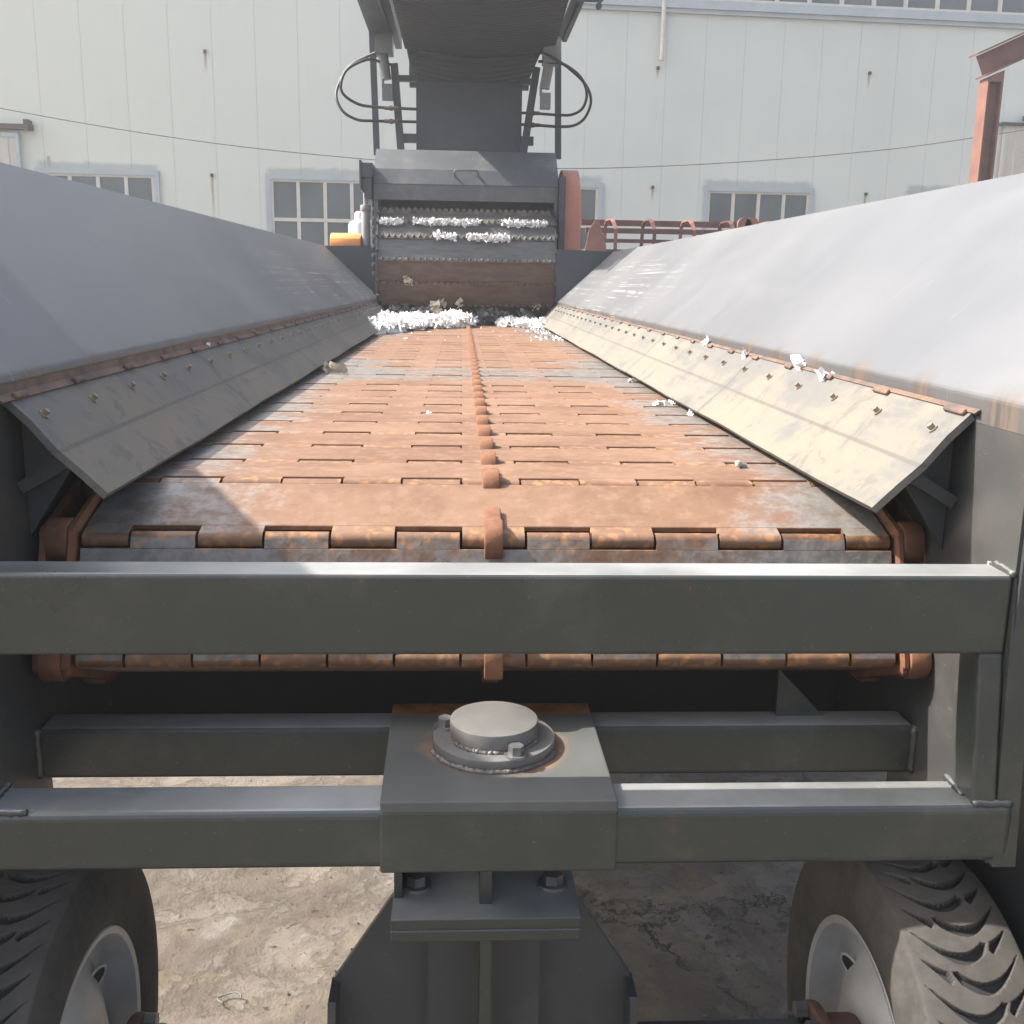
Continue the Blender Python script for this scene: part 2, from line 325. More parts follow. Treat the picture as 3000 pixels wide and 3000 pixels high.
def obj(name, bm, mat, parent=None, smooth=None, local=False):
    bmesh.ops.recalc_face_normals(bm, faces=bm.faces)
    me = bpy.data.meshes.new(name); o = bpy.data.objects.new(name, me); COL.objects.link(o)
    if not local:
        xs = [v.co for v in bm.verts]; org = Vector(((min(v.x for v in xs)+max(v.x for v in xs))/2, (min(v.y for v in xs)+max(v.y for v in xs))/2, min(v.z for v in xs)))
        bmesh.ops.translate(bm, verts=bm.verts, vec=-org); wl = org+Vector((0, 0, H))
        o.location = wl-(WORLD[parent.name] if parent else Vector()); WORLD[o.name] = wl
    bm.to_mesh(me); bm.free()
    if smooth is not None:
        me.polygons.foreach_set('use_smooth', [True]*len(me.polygons))
        if smooth < 180:
            try: me.set_sharp_from_angle(angle=R(smooth))
            except Exception: pass
    for m in (mat if isinstance(mat, list) else [mat]): me.materials.append(m)
    if parent: o.parent = parent
    return o
def tag(o, label, cat, group=None):
    o['label'] = label; o['category'] = cat
    if group: o['group'] = group
    return o
def thing(name, label, cat, loc, group=None):
    o = bpy.data.objects.new(name, None); COL.objects.link(o); o.empty_display_size = .3
    o.location = Vector(loc)+Vector((0, 0, H)); WORLD[o.name] = Vector(o.location); return tag(o, label, cat, group)

# ================================================================== SETTING: yard
def ground():
    def ticks(lo, hi, f0, f1, fine, far):
        t = [lo+far*i for i in range(int((f0-lo)/far)+1)]; t = [x for x in t if x < f0]
        t += [f0+fine*i for i in range(int((f1-f0)/fine)+1)]; x = t[-1]
        while x < hi: x += far; t.append(x)
        return t
    xs = ticks(-60, 60, -1.3, 1.3, .014, 6); ys = ticks(-40, 60, 1.6, 4.2, .014, 6)
    bm = new(); g = []
    for y in ys:
        row = []
        for x in xs:
            z = -H
            if -1.35 < x < 1.35 and 1.5 < y < 4.3:
                p = Vector((x*3, y*3, 0)); q = noise.fractal(p, 1, 2, 5); q2 = noise.noise(Vector((x*40, y*40, 3)))
                z += .011*q + .0045*max(q2, -.2) + .012*max(0, noise.fractal(p*3.2, 1, 2, 5)-.2)
            row.append(bm.verts.new((x, y, z)))
        g.append(row)
    for j in range(len(ys)-1):
        for i in range(len(xs)-1): bm.faces.new((g[j][i], g[j][i+1], g[j+1][i+1], g[j+1][i]))
    o = obj('ground', bm, M_ground, smooth=180); o['kind'] = 'structure'
ground()

# ================================================================== SETTING: warehouse
DW = 19.0; PH = R(3.6)
U = Vector((math.cos(PH), math.sin(PH), 0)); NW = Vector((math.sin(PH), -math.cos(PH), 0)); OW = Vector((0, DW, 0))
def onwall(px, py, v=0.0):                   # (u, z) on the wall plane moved v towards the yard
    d = ray(px, py); t = (OW+NW*v-CAM).dot(NW)/d.dot(NW); p = CAM+d*t; return (p-OW).dot(U), p.z
def W(u, v, z): return OW+U*u+NW*v+Vector((0, 0, z))
def wbox(bm, u0, u1, v0, v1, z0, z1):
    P = [bm.verts.new(W(u, v, z)) for z in (z0, z1) for v in (v0, v1) for u in (u0, u1)]
    for f in ((0, 2, 3, 1), (4, 5, 7, 6), (0, 1, 5, 4), (2, 6, 7, 3), (0, 4, 6, 2), (1, 3, 7, 5)): bm.faces.new([P[i] for i in f])
WIN = [(-7.16, -5.16), (-3.40, -1.40), (.46, 2.46), (4.28, 6.34), (8.1, 10.1)]; WT = 1.735
brk = [(387, 97), (400, 330), (1231, 353), (1640, 138), (1633, 366), (1241, 128), (340, 460)]
STK = []
for (px, py), ln in zip(brk, (.35, .9, .25, .25, .4, .15, .2)): u, z = onwall(px, py); STK.append((u, z-.05, ln, .035))
for px in (54, 68, 80, 92): u, z = onwall(px*1.05-14, 435); STK.append((u, z, .4, .03))
STK.append((onwall(98, 385)[0], 1.9, .25, .05))
M_wall = wall_mat([(a, b, WT) for a, b in WIN], STK, U, OW)
wh = thing('warehouse', 'long white panel clad warehouse with low windows filling the background', 'building', (0, DW, -H))
bm = new(); z0, z1 = -H, 8.5
pts = []; u = -22.4
while u < 24:
    pts += [(u+.0025, 0), (u+.6975, 0), (u+.699, -.006), (u+.701, -.006)]; u += .70
pts = [(-23, -12), (-23, 0)]+pts+[(24.6, 0), (24.6, -12)]
A = [bm.verts.new(W(a, b, z0)) for a, b in pts]; B = [bm.verts.new(W(a, b, z1)) for a, b in pts]
for i in range(len(pts)): j = (i+1) % len(pts); bm.faces.new((A[i], A[j], B[j], B[i]))
bm.faces.new(B)
obj('wall', bm, M_wall, wh)
for k, (a, b) in enumerate(WIN):
    zb = WT-1.35
    fr = new(); tw = .09
    wbox(fr, a, b, -.02, .055, WT-tw, WT); wbox(fr, a, a+tw, -.02, .053, zb, WT-tw); wbox(fr, b-tw, b, -.02, .053, zb, WT-tw); wbox(fr, a-.03, b+.03, -.02, .09, zb-.08, zb)
    f = obj('window', fr, M_trim, wh)
    mu = new(); n = 4; ia, ib = a+tw, b-tw; st = (ib-ia)/n
    for i in range(n+1): wbox(mu, ia+i*st-(.03 if 0 < i < n else 0)+(-.0 if i < n else -.04), ia+i*st+(.03 if 0 < i < n else (.04 if i == 0 else 0)), .002, .034, zb, WT-tw)
    wbox(mu, ia, ib, .002, .030, WT-tw-.035, WT-tw)
    wbox(mu, ia, ib, .002, .038, WT-.78, WT-.72)
    obj('sash', mu, M_white, f)
    gl = new(); wbox(gl, ia, ib, -.01, .012, zb, WT-tw); obj('pane', gl, M_glass, f)
# upper strip of windows on the right half, over a sheet-metal ledge
ZL = onwall(1932, 50)[1]; ul = onwall(1086, 5)[0]
bm = new(); wbox(bm, ul, 24, -.02, .10, ZL+.02, ZL+.16); wbox(bm, ul, 24, -.02, .06, ZL-.05, ZL+.02); obj('ledge', bm, M_trim, wh)
bm = new(); zb = ZL+.16; wbox(bm, ul, 24, -.02, .05, zb, zb+.05); wbox(bm, ul, 24, -.02, .05, zb+1.5, zb+1.6)
uu = ul+.02
while uu < 24: wbox(bm, uu-.035, uu+.035, -.02, .046, zb+.05, zb+1.5); uu += .585
sw = obj('strip_window', bm, M_white, wh)
bm = new(); wbox(bm, ul, 24, -.015, .015, zb+.05, zb+1.5); obj('pane', bm, M_glass, sw)
# wall brackets, downpipe, sliding doors
for px, py in brk[:6]:
    u, z = onwall(px, py); bm = new(); wbox(bm, u-.022, u+.022, 0, .05, z-.03, z+.02)
    obj('wall_bracket', bm, M_darkrust, wh)
u, z = onwall(1246, 116); uT, zT = onwall(1250, 0)
bm = new(); tube(bm, [W(u, .09, 7.5), W(u, .09, z+.05), W(u, .09, z)], .04, 12); wbox(bm, u-.055, u+.055, 0, .06, z+.9, z+.94)
obj('downpipe', bm, M_white, wh, 40)
u, z = onwall(38, 252); bm = new(); wbox(bm, u-3.2, u, .03, .10, -H+.05, z)
for i in range(16): wbox(bm, u-3.2+.2*i, u-3.2+.2*i+.03, .095, .112, -H+.07, z-.05)
dr = obj('sliding_door', bm, M_beige, wh); bm = new(); wbox(bm, u-.06, u, .10, .118, -H+.05, z); wbox(bm, u-3.2, u-.061, .101, .119, z-.07, z); obj('door_edge', bm, M_trim, dr)
u2, z2 = onwall(64, 244); bm = new(); wbox(bm, u2-4, u2, 0, .16, z2-.02, z2+.06); wbox(bm, u2-.10, u2-.02, 0, .2, z2-.03, z2+.13); obj('door_rail', bm, M_darkrust, wh)
for px in (54, 68, 80, 92):
    u, z = onwall(px*1.05-14, 432); bm = new(); wbox(bm, u-.012, u+.012, 0, .03, z-.04, z+.03); obj('wall_bracket', bm, M_darkrust, wh)
u, z = onwall(1892, 236); bm = new(); wbox(bm, u, u+3, .03, .10, -H+.05, z-.02)
for i in range(15): wbox(bm, u+.2*i, u+.2*i+.05, .095, .12, -H+.07, z-.05)
obj('sliding_door', bm, M_beige, wh)
bm = new(); wbox(bm, u-.1, u+4, .03, .15, z-.02, z+.03); wbox(bm, u+.35, u+.85, .03, .22, z+.08, z+.16); wbox(bm, u+.6, u+.66, .03, .16, z+.031, z+.079); obj('door_rail', bm, M_darkpaint, wh)

# overhead cable sagging across the yard in front of the wall
bm = new(); pts = [at(x, y, 17.0) for x, y in ((-60, 190), (0, 204), (220, 243), (450, 276), (700, 301), (880, 312), (1075, 318), (1300, 311), (1500, 298), (1700, 279), (1855, 257), (1990, 236))]
tube(bm, smooth_path(pts, 6), .008, 6)
tag(obj('overhead_cable', bm, M_cable, smooth=180), 'thin grey cable sagging across the white warehouse wall', 'cable')

# ================================================================== the mobile shredder
ms = thing('mobile_shredder', 'big grey wheeled shredder with rusty slat conveyor between sloping hopper walls', 'machine', (0, 5.0, -H))
def part(name, bm, mat, parent=ms, smooth=None): return obj(name, bm, mat, parent, smooth)

# hopper walls: vertical side plate bent out into the flared wall
for s, y1, xt, zt in ((-1, 9.3, -1.22, .2765), (1, 8.75, 1.2, .254)):
    bm = new(); box(bm, min(s*.750, s*.760), max(s*.750, s*.760), 1.40, y1, -.85, -.2005); part('side_plate', bm, M_side)
    prof = [(s*.750, -.20), (s*.750, -.164), (s*.7508, -.1595), (s*.7528, -.1553), (s*.7557, -.1515), (s*.7595, -.1478), (xt, zt), (xt+s*.02, zt+.004)]
    bm = new(); sheet(bm, prof, 'y', 1.40, y1, -s*.010, 24)
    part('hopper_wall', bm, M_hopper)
    bm = new(); box(bm, min(s*.755, s*.76), max(s*.755, s*.76)+0, 1.392, 1.3995, -.85, -.2); box(bm, min(s*.758, s*.84), max(s*.758, s*.84), 2.4, 9.0, -.92, -.82, .004)
    part('sill_rail', bm, M_darkpaint)
    # outer stiffeners, hardly seen
    for yy in (2.2, 4.2, 6.2, 8.2):
        bm = new(); prism(bm, [(s*.762, -.84), (s*.85, -.84), (s*1.18, .20), (s*.80, -.165), (s*.762, -.2)], 'y', yy, yy+.012); part('wall_stiffener', bm, M_darkpaint)
bm = new(); prism(bm, [(2.27, .282), (1.40, .282), (1.40, .735)], 'x', -1.242, -1.232, .002); part('shade_board', bm, M_hopper)  # unseen board, added to cast the diagonal shadow on the front left
# rubber liners with bolts, weld tabs and rusty backing strip
for s, y0 in ((-1, 1.635), (1, 1.565)):
    yl = 9.2
    bm = new(); pr = [(s*.742, -.187), (s*.705, -.222), (s*.668, -.2655), (s*.630, -.299), (s*.593, -.334)]
    n = len(pr); N = 60; th = .012; rows = []
    for k in range(N+1):
        t = k/N; yy = y0+(yl-y0)*t; sag = .0018*math.sin(yy*5.1+s)+.0008*math.sin(yy*13)
        rows.append([(bm.verts.new((x+(.0), yy+(-.02 if s > 0 else -.02)*i/n, z+sag*i/n)), bm.verts.new((x+s*th*.65, yy+(-.02)*i/n, z+sag*i/n-th*.75))) for i, (x, z) in enumerate(pr)])
    for k in range(N):
        for i in range(n-1):
            bm.faces.new((rows[k][i][0], rows[k+1][i][0], rows[k+1][i+1][0], rows[k][i+1][0])); bm.faces.new((rows[k][i][1], rows[k][i+1][1], rows[k+1][i+1][1], rows[k+1][i][1]))
        for i in (0, n-1): bm.faces.new((rows[k][i][0], rows[k+1][i][0], rows[k+1][i][1], rows[k][i][1]))
    for rw in (rows[0], rows[-1]):
        for i in range(n-1): bm.faces.new((rw[i][0], rw[i+1][0], rw[i+1][1], rw[i][1]))
    ln = part('rubber_skirt', bm, M_liner, smooth=40)
    nrm = Vector((-s*.70, 0, .72)); yy = y0+.05; k = 0
    while yy < 8.9:
        bm = new(); hexbolt(bm, Vector((s*.708, yy, -.2185)), nrm, .0055, .008); obj('bolt', bm, M_bolt, ln, 40)
        yy += .225; k += 1
    bm = new()
    if s < 0: sheet(bm, [(-.7495, -.168), (-.746, -.182), (-.735, -.192)], 'y', 1.60, 9.1, .003, 8)
    else: sheet(bm, [(.7495, -.1815), (.7455, -.1838), (.7415, -.1872)], 'y', 1.55, 8.9, -.003, 8)
    part('backing_strip', bm, M_strip)
    yy = y0+.01
    while yy < 8.6:
        bm = new(); L = random.uniform(.045, .07); box(bm, *( (-.747, -.730) if s < 0 else (.733, .748)), yy, yy+L, -.191, -.180, .003)
        bmesh.ops.rotate(bm, verts=bm.verts, cent=(s*.735, yy, -.186), matrix=Matrix.Rotation(s*R(38), 3, 'Y'))
        part('weld_tab', bm, M_strip); yy += .28+random.uniform(-.03, .03)
    # support bracket under the near end of the skirt
    bm = new(); prism(bm, [(s*.748, -.215), (s*.70, -.245), (s*.66, -.285), (s*.748, -.42)], 'y', y0+.06, y0+.068); ibar(bm, (s*.67, y0+.04, -.29), (s*.747, y0+.04, -.335), .02, .02, (0, 1, 0)); part('skirt_bracket', bm, M_darkpaint)

# slats of the apron conveyor
P = .198; HW = .682; SEG = .1096; BR = .0142
def slat_mesh():
    bm = new(); th = .010; t = BR; e = .0238; e0 = .0162; gap = .0022
    box(bm, -HW, HW, -(P-e), -e0, t-th, t, .0012, 1)
    for i in range(-6, 7):
        a, b = max(-HW, (i-.5)*SEG)+gap, min(HW, (i+.5)*SEG)-gap
        near = i % 2 == 0
        c = -P if near else 0.0
        y0, y1 = (c, -(P-e)) if near else (-e0, c)
        box(bm, a, b, y0, y1, t-th, t-.0002)
        cyl(bm, ((a+b)/2, c, 0), BR-.0001, b-a, 'x', 20)
    return bm
def lug_mesh():
    bm = new(); cyl(bm, (0, -P, 0), .036, .031, 'x', 28, .003); box(bm, -.014, .014, -P, -P+.075, -.012, .026, .004); return bm
def roller_mesh(s):
    bm = new(); cyl(bm, (s*.716, -P, 0), .036, .036, 'x', 24, .004); cyl(bm, (s*.7395, -P, 0), .024, .01, 'x', 16)
    box(bm, min(s*.688, s*.697), max(s*.688, s*.697), -P-.02, .02, -.036, .030, .008); box(bm, min(s*.736, s*.741), max(s*.736, s*.741), -P-.02, .02, -.028, .024, .008); return bm
proto = None
def place_slat(y, z, ang, worn=0.0):
    global proto
    loc = Vector((.012, y, z+H))-WORLD[ms.name]
    if proto is None:
        o = obj('apron_slat', slat_mesh(), M_slat, ms, 30, local=True)
        kids = [obj('drive_lug', lug_mesh(), M_rust, o, 35, local=True), obj('chain_roller', roller_mesh(-1), M_rust, o, 35, local=True), obj('chain_roller', roller_mesh(1), M_rust, o, 35, local=True)]
        proto = (o, kids)
    else:
        o = proto[0].copy(); COL.objects.link(o); o.parent = ms
        for k in proto[1]:
            c = k.copy(); COL.objects.link(c); c.parent = o
    o.location = loc; o.rotation_euler = (ang, 0, 0); o['worn'] = float(worn)
hy, hz = 1.903, -.3745
for i in range(37):
    y = hy+P*(37-i); wv = .55 if 3.9 < y < 4.5 else (.2 if 4.5 <= y < 5.0 else (-.32 if 5 < y < 6.7 else (.1 if y > 6.7 else -.12))); place_slat(y, hz+random.uniform(-.0008, .0008), 0, wv+random.uniform(-.12, .12))
for a, wv in ((16, -.02), (70, .5), (157, -.4))+((180, -.3),)*6:
    a = R(a); place_slat(hy, hz, a, wv); hy -= P*math.cos(a); hz -= P*math.sin(a)
# dark belly plate and rails under the belt
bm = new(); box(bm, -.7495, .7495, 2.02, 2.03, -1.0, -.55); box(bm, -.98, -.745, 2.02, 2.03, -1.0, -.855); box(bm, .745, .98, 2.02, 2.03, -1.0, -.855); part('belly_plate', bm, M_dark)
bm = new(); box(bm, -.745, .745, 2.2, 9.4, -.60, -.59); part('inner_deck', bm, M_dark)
bm = new(); cyl(bm, (0, 1.88, -.54), .055, 1.49, 'x', 24); part('front_shaft', bm, M_darkpaint, smooth=40)

# front frame
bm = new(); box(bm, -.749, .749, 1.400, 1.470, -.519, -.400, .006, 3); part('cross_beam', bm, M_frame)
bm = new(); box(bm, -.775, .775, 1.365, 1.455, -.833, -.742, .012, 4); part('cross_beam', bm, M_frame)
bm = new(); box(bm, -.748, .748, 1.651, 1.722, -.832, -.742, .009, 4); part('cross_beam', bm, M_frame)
for s in (-1, 1):
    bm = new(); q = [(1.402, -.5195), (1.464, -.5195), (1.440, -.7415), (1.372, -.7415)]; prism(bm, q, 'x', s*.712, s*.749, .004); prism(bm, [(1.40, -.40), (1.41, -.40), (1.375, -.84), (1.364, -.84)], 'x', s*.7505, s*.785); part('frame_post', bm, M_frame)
    for (x, y, z, d) in ((.749, 1.40, -.398, (0, 1, 0)), (.749, 1.47, -.398, (0, 0, -1)), (.712, 1.40, -.742, (0, 1, 0)), (.712, 1.373, -.742, (1, 0, 0))):
        bm = new(); p = Vector((s*x, y, z)); d = Vector(d); tube(bm, [p+d*.06*i/8+Vector((random.uniform(-1, 1), random.uniform(-1, 1), random.uniform(-1, 1)))*.0012 for i in range(9)], [.005+.0015*(i % 2) for i in range(9)], 8)
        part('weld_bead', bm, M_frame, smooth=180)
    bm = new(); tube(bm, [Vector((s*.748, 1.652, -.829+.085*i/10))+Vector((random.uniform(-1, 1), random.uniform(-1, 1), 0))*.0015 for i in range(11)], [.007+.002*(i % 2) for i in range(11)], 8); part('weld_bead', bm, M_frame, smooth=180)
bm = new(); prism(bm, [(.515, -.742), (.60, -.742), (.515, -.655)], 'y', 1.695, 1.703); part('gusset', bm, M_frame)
# pivot plate with its pin
def plate_mat():
    t = NT('pivot_plate_paint'); v = t.coord('World'); X, Y, Z = t.n('SeparateXYZ', [v]).outputs
    a = t.noise(v, 5, 7, .65); b = t.noise(v, 22, 6, .7)
    col = t.mix(t.ramp(a, .3, .7), (.070, .075, .072), (.10, .104, .098))
    rim = t.math('ADD', Y, t.math('MULTIPLY', b, .05)); r1 = t.ramp(rim, 1.675, 1.70)
    col = t.mix(t.math('MULTIPLY', r1, t.ramp(a, .25, .45)), col, t.mix(t.ramp(b, .4, .6), (.30, .15, .05), (.16, .07, .03)))
    d = t.n('VectorMath', [v, (.011, 1.541, H-.722)], operation='DISTANCE').outputs[1]
    ring = t.math('MULTIPLY', t.ramp(t.math('ADD', d, t.math('MULTIPLY', b, .03)), .142, .117), t.ramp(a, .40, .6))
    col = t.mix(t.math('MULTIPLY', ring, .8), col, (.27, .15, .07))
    sp = t.ramp(t.noise(v, 38, 3), .72, .76); col = t.mix(t.math('MULTIPLY', sp, .7), col, (.33, .22, .10))
    return t.out(col, t.math('ADD', .33, t.math('MULTIPLY', a, .2)), 0, b, .12, .003)
M_plate = plate_mat()
bm = new(); prism(bm, [(-.156, 1.357), (.184, 1.357), (.182, 1.71), (-.160, 1.71)], 'z', -.7405, -.722, .0025)
pp = part('pivot_plate', bm, M_plate)
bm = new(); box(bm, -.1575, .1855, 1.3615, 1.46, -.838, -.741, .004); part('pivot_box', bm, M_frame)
PC = Vector((.011, 1.541, 0))
bm = new(); cyl(bm, PC+Vector((0, 0, -.6985)), .0700, .046, 'z', 64, .003); obj('pivot_pin', bm, M_pin, pp, 40)
bm = new(); cyl(bm, PC+Vector((0, 0, -.7125)), .097, .0185, 'z', 64, .003)
for a in (40, 205): pass
obj('retaining_ring', bm, M_pin, pp, 40)
for ang in (-68, 160):
    q = PC+Vector((math.cos(R(ang))*  .083, math.sin(R(ang))*.083, -.7035)); bm = new(); hexbolt(bm, q, (0, 0, 1), .0125, .013); obj('bolt', bm, M_steelbolt, pp, 35)
def weld_ring(r, z, a0, a1, rad):
    bm = new(); pts = []; rr = []
    n = int((a1-a0)/1.6)
    for i in range(n+1):
        a = R(a0+(a1-a0)*i/n); q = r+random.uniform(-.0015, .0015); pts.append(PC+Vector((math.cos(a)*q, math.sin(a)*q, z+random.uniform(-.001, .001)))); rr.append(rad*random.uniform(.75, 1.1)*(.9+.2*noise.noise(Vector((i*.35, r*50, 0)))))
    tube(bm, pts, rr, 8); obj('weld_bead', bm, M_weld, pp, 180)
weld_ring(.0715, -.7025, -150, -20, .0045); weld_ring(.099, -.7205, -165, -20, .0055)
# pedestal below the pivot
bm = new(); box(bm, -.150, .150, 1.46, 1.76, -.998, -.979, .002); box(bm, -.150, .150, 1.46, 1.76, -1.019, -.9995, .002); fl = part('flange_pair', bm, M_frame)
for x in (-.113, .113):
    for y in (1.555, 1.70):
        bm = new(); hexbolt(bm, (x, y, -.979), (0, 0, 1), .017, .016); cyl(bm, (x, y, -1.012), .009, .082, 'z', 14); cyl(bm, (x, y, -1.027), .015, .014, 'z', 6); obj('bolt', bm, M_steelbolt, fl, 35)
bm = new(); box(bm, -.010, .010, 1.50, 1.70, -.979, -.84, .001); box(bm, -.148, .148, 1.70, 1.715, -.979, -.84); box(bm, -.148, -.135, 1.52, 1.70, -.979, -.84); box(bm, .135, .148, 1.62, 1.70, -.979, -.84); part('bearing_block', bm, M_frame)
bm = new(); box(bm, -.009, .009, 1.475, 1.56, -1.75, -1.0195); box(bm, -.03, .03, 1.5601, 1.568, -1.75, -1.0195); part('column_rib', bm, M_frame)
for s in (-1, 1):
    bm = new(); box(bm, min(s*.022, s*.095), max(s*.022, s*.095), 1.56, 1.575, -1.75, -1.0195); box(bm, min(s*.086, s*.095), max(s*.086, s*.095), 1.575, 1.66, -1.75, -1.0195); part('column_flange', bm, M_darkpaint)
    bm = new(); prism(bm, [(s*.096, -1.0195), (s*.152, -1.0195), (s*.258, -1.185), (s*.272, -1.75), (s*.096, -1.75)], 'y', 1.60, 1.612); prism(bm, [(s*.249, -1.19), (s*.263, -1.19), (s*.285, -1.75), (s*.268, -1.75)], 'y', 1.545, 1.612, .001); part('pedestal_gusset', bm, M_darkpaint)
bm = new(); box(bm, -.62, .62, 1.62, 1.74, -1.50, -1.39, .006); part('axle', bm, M_darkpaint)

# wheels
for s in (-1, 1):
    bm = new(); box(bm, min(s*.955, s*.965), max(s*.955, s*.965), 1.18, 2.2, -1.42, -.58, .002); box(bm, min(s*.765, s*.955), max(s*.765, s*.955), 1.9, 2.2, -.83, -.81); part('wheel_shade_panel', bm, M_darkpaint)  # unseen panels added beside the wheels to keep the left tyre in shade
WR, WC = .408, Vector((0, 1.68, -1.442))
def wheel(s):
    wl = thing('wheel', '', '', (s*.80, WC.y, WC.z-WR))
    for k in ('label', 'category'): del wl[k]
    wl.parent = ms; wl.location = WORLD[wl.name]-WORLD[ms.name]
    # tyre: profile (x from inner face outwards, radius), with the tread blocks cut by grooves
    hw = .102
    side = [(.018, .252), (.004, .262), (-.004, .285), (-.010, .315), (-.008, .345), (-.001, .372), (.004, .385)]
    NTR = 112; tread = [(.006+.192*i/NTR, .397+.011*math.sin(math.pi*(i/NTR))**.6) for i in range(NTR+1)]
    prof = side+tread+[(.204-x, r) for x, r in side[::-1]]
    NA = 1640; bm = new(); ns, ntr = len(side), len(tread)
    def groove(a, i):
        t = i/NTR; pit = 2*math.pi/26; d = 0
        for q, base in ((t, 0), (1-t, .5)):
            wave = .55*math.sin(q*4.2-.3)
            if .03 < q < .70:                # long wavy groove from the shoulder past the centre
                ph = (a/pit-base-wave) % 1.0; ph = min(ph, 1-ph); wd = .105*min(1, (q-.03)/.35)*min(1, (.70-q)/.05)
                if ph < wd: d = max(d, min(1, (wd-ph)/.03))
            if .06 < q < .30:                # short wedge notch between two long ones
                ph = (a/pit-base-.5-wave*.9) % 1.0; ph = min(ph, 1-ph); wd = .11*min(1, (q-.06)/.2)*min(1, (.30-q)/.03)
                if ph < wd: d = max(d, min(1, (wd-ph)/.03))
        return d
    rings = []
    for k in range(NA):
        a = 2*math.pi*k/NA; rg = []
        for i, (x, r) in enumerate(prof):
            if ns <= i < ns+ntr: r = r-.013*groove(a, i-ns)
            if i in (ns-1, ns+ntr): r -= .0
            rg.append(bm.verts.new((s*(.702+x), WC.y+r*math.cos(a), WC.z+r*math.sin(a))))
        rings.append(rg)
    for k in range(NA):
        A, B = rings[k], rings[(k+1) % NA]
        am = 2*math.pi*(k+.5)/NA
        for i in range(len(prof)-1):
            f = bm.faces.new((A[i], A[i+1], B[i+1], B[i]))
            if ns <= i < ns+ntr-1 and groove(am, i-ns+.5) > .5: f.material_index = 1
    obj('tyre', bm, [M_tyre, M_groove], wl, 50)
    # rim: rolled flange, barrel, dished disc with hand holes
    rp = [(.020, .247), (.006, .262), (.003, .258), (.006, .246), (.020, .238), (.048, .232), (.062, .222), (.066, .212), (.060, .200), (.034, .150), (.020, .120), (.016, .06), (.016, .0)]
    bm = new(); N = 120; rg = []
    for k in range(N):
        a = 2*math.pi*k/N; rg.append([bm.verts.new((s*(.702+x), WC.y+r*math.cos(a), WC.z+r*math.sin(a))) if r > 0 else None for x, r in rp])
    holes = 6
    for k in range(N):
        A, B = rg[k], rg[(k+1) % N]
        for i in range(len(rp)-2): bm.faces.new((A[i], A[i+1], B[i+1], B[i]))
    obj('rim', bm, M_rim, wl, 40)
    for k in range(holes):
        a = 2*math.pi*(k+.62)/holes; c = Vector((s*(.702+.0455), WC.y+.175*math.cos(a), WC.z+.175*math.sin(a))); tilt = Matrix.Translation(c) @ Matrix.Rotation(a, 4, 'X') @ Matrix.Rotation(R(s*27.5), 4, 'Z') @ Matrix.Rotation(R(90), 4, 'Y')
        hb = new(); bmesh.ops.create_cone(hb, cap_ends=True, segments=28, radius1=.023, radius2=.023, depth=.003, matrix=tilt); obj('hand_hole', hb, M_dark, wl)
        hb = new(); tube(hb, [tilt @ Vector((.0245*math.cos(t), .0245*math.sin(t), 0)) for t in (2*math.pi*j/28 for j in range(28))], .0035, 6, True); obj('hole_lip', hb, M_rim, wl, 180)
    bm = new(); cyl(bm, (s*.675, WC.y, WC.z), .085, .09, 'x', 48, .006); cyl(bm, (s*.640, WC.y, WC.z), .108, .02, 'x', 48, .004); obj('brake_drum', bm, M_hub, wl, 40)
    for k in range(8):
        bm = new(); a = 2*math.pi*(k+.3)/8; hexbolt(bm, (s*.635, WC.y+.092*math.cos(a), WC.z+.092*math.sin(a)), (-s, 0, 0), .016, .022, False); obj('hub_bolt', bm, M_steelbolt, wl, 35)
    return wl
wheel(-1); wheel(1)

# far end panels of the hopper
for s, yy, xt in ((-1, 9.3, -1.22), (1, 8.75, 1.2)):
    zt = .2765 if s < 0 else .254
    bm = new(); prism(bm, [(s*.738, -.45), (s*.762, -.165), (xt, zt), (s*.738, zt+.012)], 'y', yy, yy+.012); part('end_panel', bm, M_far)

